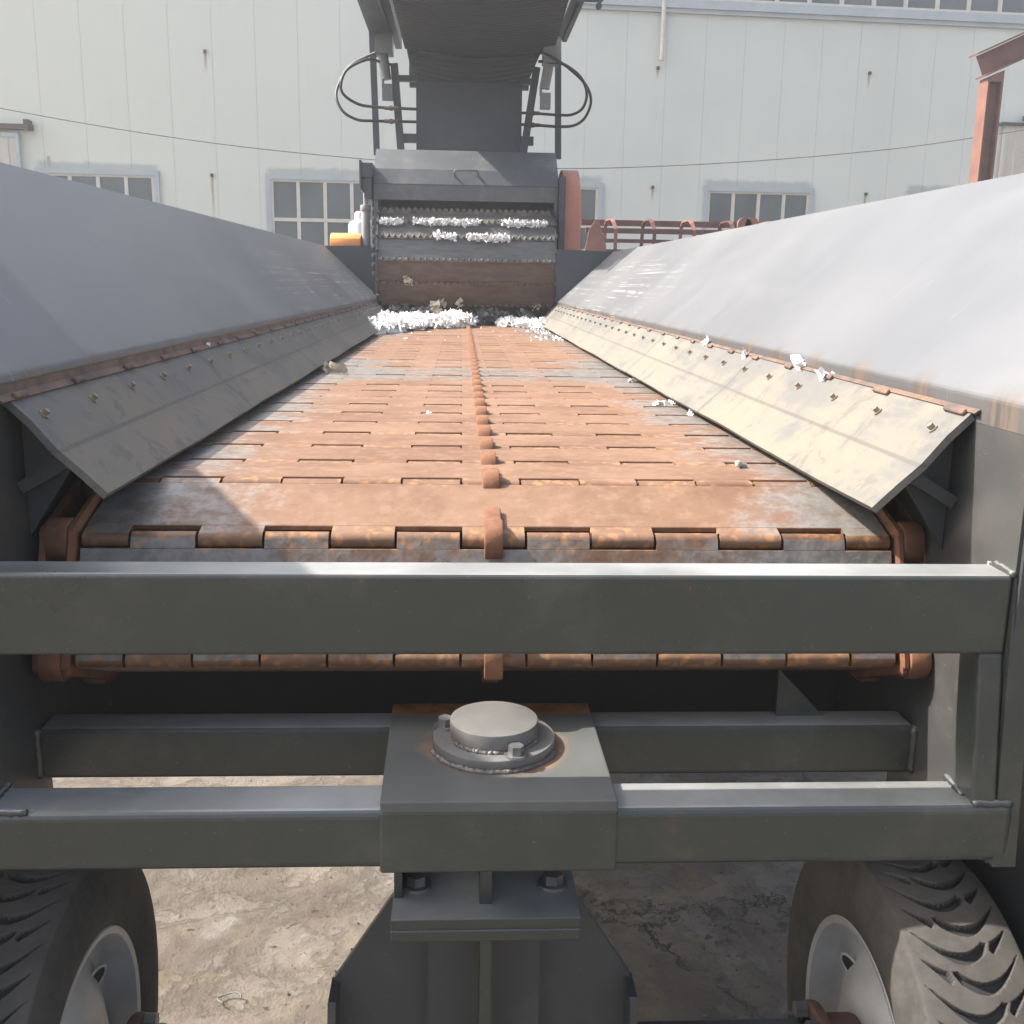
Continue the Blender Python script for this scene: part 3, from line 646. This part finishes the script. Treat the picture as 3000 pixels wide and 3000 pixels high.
# drum
DC = Vector((0, 9.25, .10)); DR = .47
bm = new(); N = 16; ring = []
angs = [50]+[53-22.5*k for k in range(1, N)]
def dp(x, a, r): return Vector((x, DC.y-r*math.cos(R(a)), DC.z+r*math.sin(R(a))))
A = [bm.verts.new(dp(-.728, a, DR)) for a in angs]; B = [bm.verts.new(dp(.728, a, DR)) for a in angs]
for i in range(N):
    f = bm.faces.new((A[i], A[(i+1) % N], B[(i+1) % N], B[i])); f.material_index = 1 if 2 <= i <= 9 else 0
bm.faces.new(A); bm.faces.new(B)
dm = part('drum', bm, [M_drumgrey, M_drumrust])
for i, a in enumerate(angs):
    if -75 < ((a+180) % 360-180) < 100:
        bm = new(); nt_ = 28; x0 = -.715; st = 1.43/nt_
        up = a > 20
        for k in range(nt_):
            xa = x0+k*st
            tri = [(xa+.004, DR-.002), (xa+st*.5, DR+.050), (xa+st-.004, DR-.002)] if a > -30 else [(xa, DR), (xa+.008, DR+.03), (xa+st*.5, DR+.045), (xa+st-.008, DR+.03), (xa+st, DR)]
            for d in (0,):
                P0 = [bm.verts.new(dp(x, a-.5, r)) for x, r in tri]; P1 = [bm.verts.new(dp(x, a+.9, r)) for x, r in tri]
                bm.faces.new(P0); bm.faces.new(P1[::-1])
                for j in range(len(tri)): bm.faces.new((P0[j], P0[(j+1) % len(tri)], P1[(j+1) % len(tri)], P1[j]))
        P0 = [bm.verts.new(dp(x, q, r)) for x in (-.72, .72) for q, r in ((a-1.6, DR-.005), (a-1.6, DR+.014), (a+1.6, DR+.014), (a+1.6, DR-.005))]
        for f in ((0, 1, 2, 3), (7, 6, 5, 4), (0, 4, 5, 1), (1, 5, 6, 2), (2, 6, 7, 3), (3, 7, 4, 0)): bm.faces.new([P0[j] for j in f])
        obj('tooth_bar', bm, M_tooth if (a+180) % 360-180 > -5 else M_drumrust, dm)
for s in (-1, 1):
    bm = new(); cyl(bm, (s*.733, DC.y, DC.z), DR+.02, .008, 'x', 48)
    for k in range(48):
        a = k*7.5
        if k % 2 == 0:
            q = [(a, DR+.015), (a, DR+.045), (a+4, DR+.045), (a+4, DR+.015)]
            P0 = [bm.verts.new(dp(s*.722, t, r)) for t, r in q]; P1 = [bm.verts.new(dp(s*.742, t, r)) for t, r in q]
            bm.faces.new(P0); bm.faces.new(P1[::-1])
            for j in range(4): bm.faces.new((P0[j], P0[(j+1) % 4], P1[(j+1) % 4], P1[j]))
    obj('end_disc', bm, M_darkpaint, dm)

# hood and shredder body
bm = new(); prism(bm, [(9.110, .655), (9.102, .782), (9.104, .786), (9.165, .908), (9.42, 1.092), (10.3, 1.092), (10.3, 1.077), (9.43, 1.077), (9.18, .895), (9.119, .78), (9.125, .655)], 'x', -.777, .765); hd = part('hood', bm, M_paint)
bm = new(); box(bm, -.776, .764, 9.0975, 9.1015, .777, .784); obj('hood_lip', bm, M_darkpaint, hd)
bm = new(); y, z = 9.135, .845
tube(bm, smooth_path([(-.105, y+.015, .857), (-.105, y-.06, 0.874), (-.10, y-.066, 0.888), (-.085, y-.07, 0.897), (.07, y-.07, 0.897), (.085, y-.066, 0.888), (.09, y-.06, 0.874), (.09, y+.015, .857)], 5), .0085, 8); obj('handle', bm, M_paint, hd, 180)
for s in (-1, 1):
    a, b = (-.777, -.745) if s < 0 else (.735, .765)
    bm = new(); prism(bm, [(9.128, .655), (9.135, -.30), (10.2, -.9), (10.3, 1.076), (9.44, 1.076), (9.185, .89), (9.13, .78)], 'x', a, b); part('side_cheek', bm, M_paint)
bm = new(); box(bm, -.744, .734, 9.60, 9.62, .5, 1.05); part('inner_lining', bm, M_paint)
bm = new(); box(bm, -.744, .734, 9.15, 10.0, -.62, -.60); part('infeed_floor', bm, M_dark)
bm = new(); box(bm, -.9, .95, 10.3, 12.4, -.95, .95, .02); part('engine_housing', bm, M_darkpaint)
bm = new(); box(bm, -.7, -.55, 2.7, 12.4, -1.12, -.95); box(bm, .55, .7, 2.7, 12.4, -1.12, -.95); part('chassis_rail', bm, M_darkpaint)
bm = new(); cyl(bm, (-.8, 10.8, -H+.40), .40, .22, 'x', 40, .03); cyl(bm, (.8, 10.8, -H+.40), .40, .22, 'x', 40, .03); cyl(bm, (0, 10.8, -H+.40), .06, 1.6, 'x', 12); part('rear_axle', bm, M_tyre)
# left-hand fittings of the head: ram, flange and bolt strip
bm = new(); cyl(bm, (-.892, 9.62, .30), .040, .66, 'z', 28, .004); cyl(bm, (-.892, 9.62, .615), .047, .05, 'z', 28, .004); cyl(bm, (-.892, 9.62, .69), .02, .12, 'z', 16); ram = part('lift_ram', bm, M_cyl, smooth=40)
bm = new(); cyl(bm, (-.892, 9.62, .765), .018, .05, 'z', 8); obj('fitting', bm, M_bolt, ram)
bm = new(); box(bm, -.795, -.782, 9.14, 9.9, -.3, .9); part('bolt_strip', bm, M_far); k = 0
for i in range(9):
    bm = new(); hexbolt(bm, (-.788, 9.14, .65-.075*i), (-.3, -1, 0), .013, .02); part('bolt', bm, M_steelbolt)
bm = new(); box(bm, -.872, -.778, 9.0, 9.3, .82, .935, .004); box(bm, -.885, -.868, 8.985, 9.32, .72, .955, .003); box(bm, -.85, -.79, 9.03, 9.2, .66, .82); part('ram_bracket', bm, M_far)
# orange motor cover on the left
bm = new(); prof = [(-1.165, .15), (-1.165, .30)]+[(-1.135-.03*math.cos(R(a)), .33+.045*math.sin(R(a))) for a in range(0, 91, 15)]+[(-.935+.03*math.sin(R(a)), .33+.045*math.cos(R(a))) for a in range(0, 91, 15)]+[(-.905, .15)]
prism(bm, [(9.565, .10), (9.55, .31), (9.56, .352), (9.60, .385), (9.65, .40), (9.95, .40), (10.03, .36), (10.05, .10)], 'x', -1.205, -.935, .008); part('motor_cover', bm, M_orange, smooth=35)
# faded red belt guard on the right
bm = new(); n = 14; q = [(9.55-.42*math.cos(R(a)), .56+.405*math.sin(R(a))) for a in [180*i/n for i in range(n+1)]]
prism(bm, [(9.97, -.4), (9.13, -.4)]+q, 'x', .820, .968, .012); bg_ = part('belt_guard', bm, M_salmon, smooth=35)
bm = new(); box(bm, .77, .82, 9.0, 9.9, -.3, .86); cyl(bm, (.80, 9.3, .45), .10, .08, 'x', 24); cyl(bm, (.795, 9.55, .2), .16, .06, 'x', 24)
for i in range(5): box(bm, .774, .80, 8.93, 8.96, .1+.13*i, .15+.13*i)
part('drive_bracket', bm, M_far)

# discharge conveyor folded over the head
uc = lambda px, py, D: at(px, py, D)
bm = new(); NX = 18; y0, y1 = 7.95, 9.85
def belt_sheet(ya, yb, xa, xb, za, zb, sag, th=.012, NY=14):
    g = []
    for j in range(NY+1):
        t = j/NY; row = []
        for i in range(NX+1):
            q = i/NX*2-1; x = (xa[0]*(1-t)+xb[0]*t)*(1-i/NX)+(xa[1]*(1-t)+xb[1]*t)*i/NX
            row.append((x, ya+(yb-ya)*t, za+(zb-za)*t-sag*(1-q*q)))
        g.append(row)
    V = [[bm.verts.new(p) for p in r] for r in g]; V2 = [[bm.verts.new((p[0], p[1], p[2]+th)) for p in r] for r in g]
    for j in range(NY):
        for i in range(NX): bm.faces.new((V[j][i], V[j+1][i], V[j+1][i+1], V[j][i+1])); bm.faces.new((V2[j][i], V2[j][i+1], V2[j+1][i+1], V2[j+1][i]))
        for i in (0, NX): bm.faces.new((V[j][i], V[j+1][i], V2[j+1][i], V2[j][i]))
    for j in (0, NY):
        for i in range(NX): bm.faces.new((V[j][i], V[j][i+1], V2[j][i+1], V2[j][i]))
belt_sheet(y0, y1, (-.58, .74), (-.55, .76), 2.075, 1.985, .055); belt_sheet(9.80, 10.25, (-.53, .64), (-.50, .56), 1.96, 1.80, .05); part('conveyor_belt', bm, M_belt, smooth=180)
bm = new(); cyl(bm, (.02, 10.3, 1.86), .12, 1.1, 'x', 32); part('tail_drum', bm, M_far, smooth=40)
for s in (-1, 1):
    x0 = -.60 if s < 0 else .765
    bm = new(); box(bm, min(x0, x0+s*.06), max(x0, x0+s*.06), 7.95, 10.3, 2.07, 2.22, .004); part('conveyor_beam', bm, M_far)
    bm = new(); box(bm, min(x0+s*.061, x0+s*.24), max(x0+s*.061, x0+s*(.24 if s < 0 else .10)), 8.2, 9.75, 2.055, 2.10); part('side_tray', bm, M_far)
    bm = new(); prism(bm, [(x0+s*.06, 2.03), (x0+s*.075, 2.03), (x0+s*.28, 2.45), (x0+s*.265, 2.45)], 'y', 7.95, 9.0); part('conveyor_wing', bm, M_far)
    bm = new(); tube(bm, [(x0+s*.16, 8.0, 1.93), (x0+s*.2, 8.0, 2.1), (x0+s*.27, 8.0, 2.4)], .011, 6); cyl(bm, (x0+s*.16, 7.995, 1.93), .022, .03, 'y', 10); box(bm, min(x0, x0+s*.2), max(x0, x0+s*.2), 8.02, 8.12, 1.985, 2.04); part('idler_bracket', bm, M_far)
    # posts standing on the hood
    xo, zo = (-.85, 2.05) if s < 0 else (.80, 2.02)
    bm = new(); ibar(bm, (xo, 9.95, zo+.33), (-.812 if s < 0 else .832, 9.95, 1.10), .055, .05, (1, 0, 0)); part('outer_post', bm, M_far)
    xi = (-.645, -.585) if s < 0 else (.615, .50)
    bm = new(); ibar(bm, (xi[0], 9.85, 1.86), (xi[1], 9.85, 1.07), .065, .05, (1, 0, 0)); part('inner_post', bm, M_far)
    for z, hh in ((1.72, .05), (1.205, .075)):
        bm = new(); box(bm, *( (-.63, -.45) if s < 0 else (.47, .60)), 9.86, 9.92, z, z+hh); part('cross_strut', bm, M_far)
    c0, c1 = ((-.735, 2.02), (-.705, 1.70)) if s < 0 else ((.715, 1.98), (.675, 1.66))
    bm = new(); tube(bm, [(c0[0], 9.7, c0[1]-.1), (c1[0], 9.7, c1[1])], .045, 20); box(bm, c1[0]-.035, c1[0]+.055, 9.66, 9.74, c1[1]-.17, c1[1]-.04); tube(bm, [(c1[0]-.03, 9.7, c1[1]+.02), (c1[0]-.03, 9.7, c1[1]-.06)], .012, 8); box(bm, c0[0]-.06, c0[0]+.09, 9.6, 9.8, c0[1]-.12, c0[1]+.12); part('fold_ram', bm, M_cyl if s > 0 else M_paint, smooth=40)
bm = new(); box(bm, -.458, .495, 9.97, 9.985, 1.06, 1.74); part('chute_panel', bm, M_far)
hoses = [[(728, 92), (705, 101), (660, 125), (637, 165), (636, 190), (650, 213), (675, 226), (700, 228), (745, 229), (786, 230)],
         [(738, 122), (712, 115), (690, 113), (655, 131), (643, 160), (650, 180), (675, 196), (700, 201), (745, 204), (786, 206)],
         [(1016, 116), (1040, 117), (1065, 122), (1095, 145), (1107, 175), (1100, 203), (1080, 216), (1055, 217), (1010, 214), (984, 213)],
         [(1018, 96), (1045, 110), (1075, 130), (1105, 160), (1115, 190), (1105, 220), (1085, 236), (1055, 239), (1010, 236), (984, 235)]]
for i, hp in enumerate(hoses):
    bm = new(); pts = smooth_path([at(x, y, 9.62+.06*math.sin(k*.9+i)) for k, (x, y) in enumerate(hp)], 8); tube(bm, pts, .0125, 8); hs = part('hydraulic_hose', bm, M_hose, smooth=180)
    bm = new(); c = at(738 if i < 2 else 1005, {0: 229, 1: 204, 2: 213.5, 3: 236}[i], 9.6); tube(bm, [c-Vector((.06, 0, 0)), c+Vector((.06, 0, 0))], .016, 8); cyl(bm, c, .024, .025, 'x', 6); obj('fitting', bm, M_darkrust, hs)

# ================================================================== shredded paper
def flake(bm, c, size, rnd=random):
    n = Vector((rnd.uniform(-1, 1), rnd.uniform(-1, 1), rnd.uniform(-.2, 1))).normalized(); a = n.orthogonal().normalized(); b = n.cross(a); k = rnd.uniform(.6, 1.9); sl = rnd.uniform(.25, 1.1); t = rnd.uniform(0, 6.28)
    a, b = a*math.cos(t)+b*math.sin(t), b*math.cos(t)-a*math.sin(t)
    rows = []
    for i in (-1, 0, 1):
        rows.append([bm.verts.new(c+a*i*size*k*rnd.uniform(.7, 1.2)+b*j*size*sl*rnd.uniform(.6, 1.2)+n*size*rnd.uniform(-.45, .45)) for j in (-1, 0, 1)])
    for i in range(2):
        for j in range(2): bm.faces.new((rows[i][j], rows[i+1][j], rows[i+1][j+1], rows[i][j+1]))
def lumps(bm, c, rx, ry, rz, sub=3, amp=.35, seed=0):
    g = bmesh.ops.create_icosphere(bm, subdivisions=sub, radius=1); 
    for v in g['verts']:
        p = v.co.copy(); k = 1+amp*noise.noise(p*2.5+Vector((seed, 0, 0)))+amp*.6*noise.noise(p*6+Vector((seed, 5, 0))); v.co = Vector(c)+Vector((p.x*rx*k, p.y*ry*k, p.z*rz*k))
ZB = -.36
def pile(name, label, blobs, n, size, mat, group=None):
    bm = new()
    for (x, y, rx, ry, rz) in blobs:
        lumps(bm, (x, y, ZB+rz*.3), rx*.8, ry*.8, rz*.85, 3, .5, x*7)
        for i in range(int(n*rx*ry*60)):
            a = random.uniform(0, 6.28); q = math.sqrt(random.random()); px, py = math.cos(a)*q, math.sin(a)*q
            h = math.sqrt(max(0, 1-q*q)); flake(bm, Vector((x+px*rx, y+py*ry, ZB+rz*(.3+.8*h)*random.uniform(.65, 1.1)+.006)), size*random.uniform(.5, 1.3))
    return tag(obj(name, bm, mat), label, 'paper scrap', group)
pile('paper_heap', 'wide heap of white shredded paper at left end of the rusty conveyor', [(-.63, 7.25, .09, .22, .085), (-.55, 7.55, .12, .32, .07), (-.60, 8.0, .12, .35, .09), (-.43, 7.95, .15, .35, .065), (-.42, 8.3, .2, .38, .085), (-.28, 8.35, .2, .36, .075), (-.10, 8.5, .17, .32, .10), (.0, 8.75, .09, .2, .075)], 75, .017, M_paper, 'paper heaps on the conveyor')
pile('paper_heap', 'narrow heap of white shredded paper at right end of the rusty conveyor', [(.36, 8.75, .12, .25, .055), (.50, 8.6, .13, .3, .05), (.59, 8.45, .10, .3, .045)], 75, .016, M_paper, 'paper heaps on the conveyor')
def crumple(name, label, c, rx, ry, rz, n, size, mat, cat='paper scrap', group=None):
    bm = new()
    for i in range(n):
        p = Vector((random.gauss(0, .5), random.gauss(0, .5), random.gauss(0, .5)))
        flake(bm, Vector(c)+Vector((p.x*rx, p.y*ry, p.z*rz)), size*random.uniform(.6, 1.3))
    return tag(obj(name, bm, mat), label, cat, group)
crumple('film_bundle', 'crumpled dark plastic film between the two white paper heaps', (.20, 8.95, ZB+.07), .15, .1, .06, 170, .03, M_foil, 'plastic film')
crumple('film_bundle', 'small grey film tuft rising behind the right paper heap', (.50, 8.9, ZB+.07), .08, .08, .05, 60, .025, M_foil, 'plastic film')
crumple('film_bundle', 'dark film strip lying behind the left paper heap under the drum', (-.42, 8.85, ZB+.10), .22, .06, .03, 90, .025, M_foil, 'plastic film')
crumple('paper_scrap', 'buff paper tag standing up behind the left paper heap', (-.24, 8.75, ZB+.12), .02, .02, .06, 12, .028, M_tanscrap)
# tufts caught on the drum teeth
def drum_tuft(label, x0, x1, ang, n, r, mat=M_paper, off=.02, hgt=.035):
    bm = new()
    for i in range(n):
        x = random.uniform(x0, x1); a = ang+random.gauss(0, 1.3); flake(bm, dp(x, a, DR+off+random.uniform(-.012, hgt*.7)), r*random.uniform(.6, 1.3))
    return tag(obj('paper_tuft', bm, mat), label, 'paper scrap', 'paper caught on the drum teeth')
drum_tuft('short white paper tuft at left end of the drum top tooth row', -.71, -.53, 48.5, 221, .0115)
drum_tuft('long white paper strip along the middle of the drum top tooth row', -.44, .11, 48.5, 646, .0115)
drum_tuft('white paper strip at right end of the drum top tooth row', .29, .65, 48.5, 442, .0115)
drum_tuft('small white paper clump left of centre on the second tooth row', -.27, -.09, 30.5, 153, .0115, M_paper, .03)
drum_tuft('largest white paper clump hanging right of centre on the second tooth row', .0, .35, 29.5, 510, .0115, M_paper, .03)
drum_tuft('lone grey paper wad low on the left of the rusty drum', -.51, -.44, -12, 40, .016, M_tanscrap, .02)
drum_tuft('grey scrap on lowest tooth row left of the drum middle', -.25, -.17, -35, 22, .014, M_tanscrap)
drum_tuft('upright buff scrap on lowest tooth row beside the drum middle', -.075, -.045, -34, 10, .018, M_tanscrap)
drum_tuft('grey scrap at right end of the lowest tooth row', .55, .62, -37, 18, .014, M_tanscrap)
# loose scraps on belt and skirts
def atz(px, py, z): d = ray(px, py); return CAM+d*(z/d.z)
def scrap(px, py, z, size, label, n=6, mat=M_paper):
    c = atz(px, py, z); bm = new()
    for i in range(n): flake(bm, c+Vector((random.uniform(-1, 1)*size*1.3, random.uniform(-1, 1)*size, size*random.uniform(.2, .8))), size*random.uniform(.5, .9))
    tag(obj('paper_scrap', bm, mat), label, 'paper scrap', 'loose scraps in the hopper')
def skirt_pt(px, py, s):                    # where a pixel meets the sloping skirt
    n = Vector((-s*.147, 0, .149)).normalized(); p0 = Vector((s*.742, 0, -.187)); d = ray(px, py); t = (p0-CAM).dot(n)/d.dot(n); return (CAM+d*t).z+.003
scrap(1392, 880, -.36, .010, 'nearest white scrap on the rusty slats beside the right skirt')
scrap(1243, 765, -.36, .011, 'first of two white scraps where the right skirt meets the slats', 8)
scrap(1270, 763, -.36, .013, 'second of two white scraps, tucked under the right skirt edge', 8)
scrap(1193, 722, -.36, .014, 'white scrap beside the right skirt halfway up the conveyor', 7)
scrap(1302, 783, -.36, .010, 'grey-white crumb at the right skirt below the pair of scraps', 5)
scrap(630, 702, -.36, .024, 'crumpled buff scrap on the slats against the left skirt', 16, M_tanscrap)
scrap(1390, 993*.62, -.36, .012, 'crumb far up the slats near the right heap', 4)
scrap(812, 780, -.36, .006, 'tiny white speck on the slats left of the drive lugs', 4)
for (px, py, sz, lb) in ((1342, 648, .022, 'upright white scrap on the right skirt top edge, farther one'), (1518, 694, .018, 'cream scrap standing on the right skirt top edge'), (1562, 712, .014, 'white scrap wedged at a weld tab of the right skirt'), (1413, 672, .012, 'small buff scrap at the right skirt top between the two upright scraps'), (1172, 605, .016, 'far small white scrap on the right skirt top edge')):
    scrap(px, py, skirt_pt(px, py+4, 1), sz, lb, 9)
for (px, py, sz, lb) in ((478, 632, .012, 'white scrap on the left skirt top edge'), (392, 655, .009, 'small white crumb on the left skirt near its bolts')):
    scrap(px, py, skirt_pt(px, py+3, -1), sz, lb, 6)
# crumbs spilled along the right skirt: too many to count
bm = new()
for i in range(170):
    y = random.uniform(6.6, 8.7); flake(bm, Vector((.60-random.random()**2*.16, y, ZB+.004)), random.uniform(.003, .010))
for i in range(40): flake(bm, Vector((random.uniform(-.5, .5), random.uniform(6.5, 8.5), ZB+.004)), random.uniform(.003, .008))
o = tag(obj('paper_crumbs', bm, M_paper), 'spilled white paper crumbs along the far right edge of the conveyor', 'paper crumbs'); o['kind'] = 'stuff'

# grit and a bent wire on the concrete between the wheels
bm = new()
for i in range(260):
    x, y = random.uniform(-.68, .68), random.uniform(1.95, 3.6); r = random.choice((.0015, .002, .002, .003, .0045))
    g = bmesh.ops.create_icosphere(bm, subdivisions=1, radius=r, matrix=Matrix.Translation((x, y, -H+.004)) @ Matrix.Rotation(random.random()*6, 4, 'Z') @ Matrix.Diagonal((random.uniform(.7, 1.5), random.uniform(.6, 1.2), random.uniform(.5, 1), 1)))
    for v in g['verts']: v.co += Vector((random.uniform(-1, 1), random.uniform(-1, 1), random.uniform(-1, 1)))*r*.35
o = tag(obj('grit', bm, simple('concrete_grit', (.09, .08, .072), (.18, .165, .145), 60, .9, kind='World')), 'loose grit and crumbs of concrete strewn between the front wheels', 'grit'); o['kind'] = 'stuff'
c = atz(432, 1884, -H+.012); bm = new(); tube(bm, smooth_path([c+Vector((.03*math.cos(t)*(1+.1*math.sin(3*t)), .022*math.sin(t), .004*math.sin(2*t))) for t in (k*.55 for k in range(9))], 5), .002, 6)
tag(obj('bent_wire', bm, M_cable, smooth=180), 'small bent loop of grey wire lying on the concrete beside the left wheel', 'wire')

# ================================================================== behind the machine
# maroon lattice frame
DT = 13.0
g0, g1 = at(1105, 416, DT), at(1425, 421, DT); zt = at(1250, 418, DT).z; zb = at(1200, 468, DT).z
lt = thing('lattice_frame', 'maroon steel lattice conveyor frame lying behind the right hopper wall', 'steel frame', ((g0.x+g1.x)/2+1, DT, -H))
xa, xb = g0.x, g1.x+2.2
for (dy, z, r) in ((0, at(1250, 437, DT).z, .030), (.5, zt, .035), (0, at(1200, 455, DT).z, .022)):
    bm = new(); ibar(bm, (xa, DT+dy, z), (xb, DT+dy, z), r*2, r*2, (0, 1, 0)); obj('rail', bm, M_truss, lt)
bm = new(); box(bm, xa, xb, DT-.02, DT+.5, zb-.45, zb-.02); obj('side_beam', bm, M_truss, lt)
for px in (1161, 1234, 1309, 1384, 1459, 1534):
    x = at(px, 440, DT).x; bm = new(); pts = [(x, DT-.03, zb-.02), (x, DT-.03, zt-.10), (x-.02, DT+.02, zt-.02), (x-.04, DT+.10, zt+.025), (x-.05, DT+.40, zt+.02), (x-.06, DT+.47, zt-.04), (x-.07, DT+.5, zb-.02)]
    for p, q in zip(pts, pts[1:]): ibar(bm, p, q, .042, .016, (1, 0, 0))
    obj('hoop', bm, M_pink if px % 2 else M_truss, lt)
bm = new(); e0, e1 = at(1112, 432, 12.6), at(1140, 472, 12.6); prism(bm, [(e0.x, e0.z), (e0.x+.07, e0.z+.1), (e0.x+.11, e0.z+.1), (e1.x+.02, e1.z+.05), (e1.x+.03, e1.z-.3), (e0.x-.1, e1.z-.3)], 'y', 12.6, 12.63); obj('end_plate', bm, M_pink, lt)
for k in range(2):
    bm = new(); c = at(1404+14*k, 424, DT-.05); cyl(bm, c, .085, .05, 'y', 20); obj('roller_end', bm, M_pink, lt, 40)
# white containers half hidden by the machine
c = at(1129, 476, 12.2); bm = new(); cyl(bm, (c.x, c.y, (c.z-.06-H)/2), .26, c.z-.06+H, 'z', 40, .05); tag(obj('container', bm, M_plastic, smooth=40), 'white lidded container peeping over the right hopper end panel', 'container')
c = at(676, 420, 12.0); bm = new(); cyl(bm, (c.x+.02, c.y, (c.z+.02-H)/2), .13, c.z+.02+H, 'z', 32, .05); cyl(bm, (c.x+.02, c.y, c.z+.06), .06, .12, 'z', 24, .03); tag(obj('container', bm, M_plastic, smooth=40), 'slim white necked container standing behind the grey ram at left', 'container')
# red oxide portal frame at right
DF = 14.5
c0, c1 = at(1873, 146, DF), at(1843, 336, DF)
pf = thing('portal_frame', 'red oxide steel portal frame column with sloping rafter at the right edge', 'steel frame', (c0.x+.3, DF, -H))
bm = new(); x0 = (c0.x+c1.x)/2; ztop = c0.z
def hsec(bm, x, y, z0, z1, wd, dp_):
    box(bm, x, x+.022, y, y+wd, z0, z1); box(bm, x+dp_-.022, x+dp_, y, y+wd, z0, z1); box(bm, x+.022, x+dp_-.022, y+wd/2-.008, y+wd/2+.008, z0, z1)
hsec(bm, x0-.02, DF, -H, ztop-.05, .26, .21); obj('column', bm, M_ibeam, pf)
bm = new(); r0 = at(1880, 124, DF); dirv = Vector((1, 0, .46)).normalized(); nv = Vector((-.46, 0, 1)).normalized()
a = Vector((x0-.07, DF+.13, ztop+.02)); L = 5.0
for off, wd, th in ((.30, .28, .022), (0, .28, .022)): p = a+nv*off; ibar(bm, p, p+dirv*L, th, wd, nv)
p = a+nv*.15; ibar(bm, p+Vector((.03, 0, 0)), p+dirv*L, .278, .014, nv); obj('rafter', bm, M_ibeam, pf)
bm = new(); prism(bm, [(x0-.02, ztop-.048), (x0+.20, ztop-.048), (x0+.20, ztop+.10), (x0-.02, ztop+.0)], 'y', DF+.02, DF+.24); obj('cap_plate', bm, M_ibeam, pf)

# thin air volume added to stand in for lens veiling glare
bm = new(); box(bm, -75, 75, -50, 75, -H-1.0, 11.0)
hz_ = NT('veil_air'); hz_.t.nodes.remove(hz_.b); pv = hz_.n('VolumePrincipled'); pv.inputs['Color'].default_value = (.92, .96, 1, 1); pv.inputs['Density'].default_value = .0040; pv.inputs['Anisotropy'].default_value = .3
hz_.t.links.new(pv.outputs[0], hz_.t.nodes['Material Output'].inputs['Volume'])
o = obj('glare_veil', bm, hz_.m); o['kind'] = 'stuff'; o['label'] = 'thin pale air volume added to stand in for lens glare'; o['category'] = 'glare_veil'
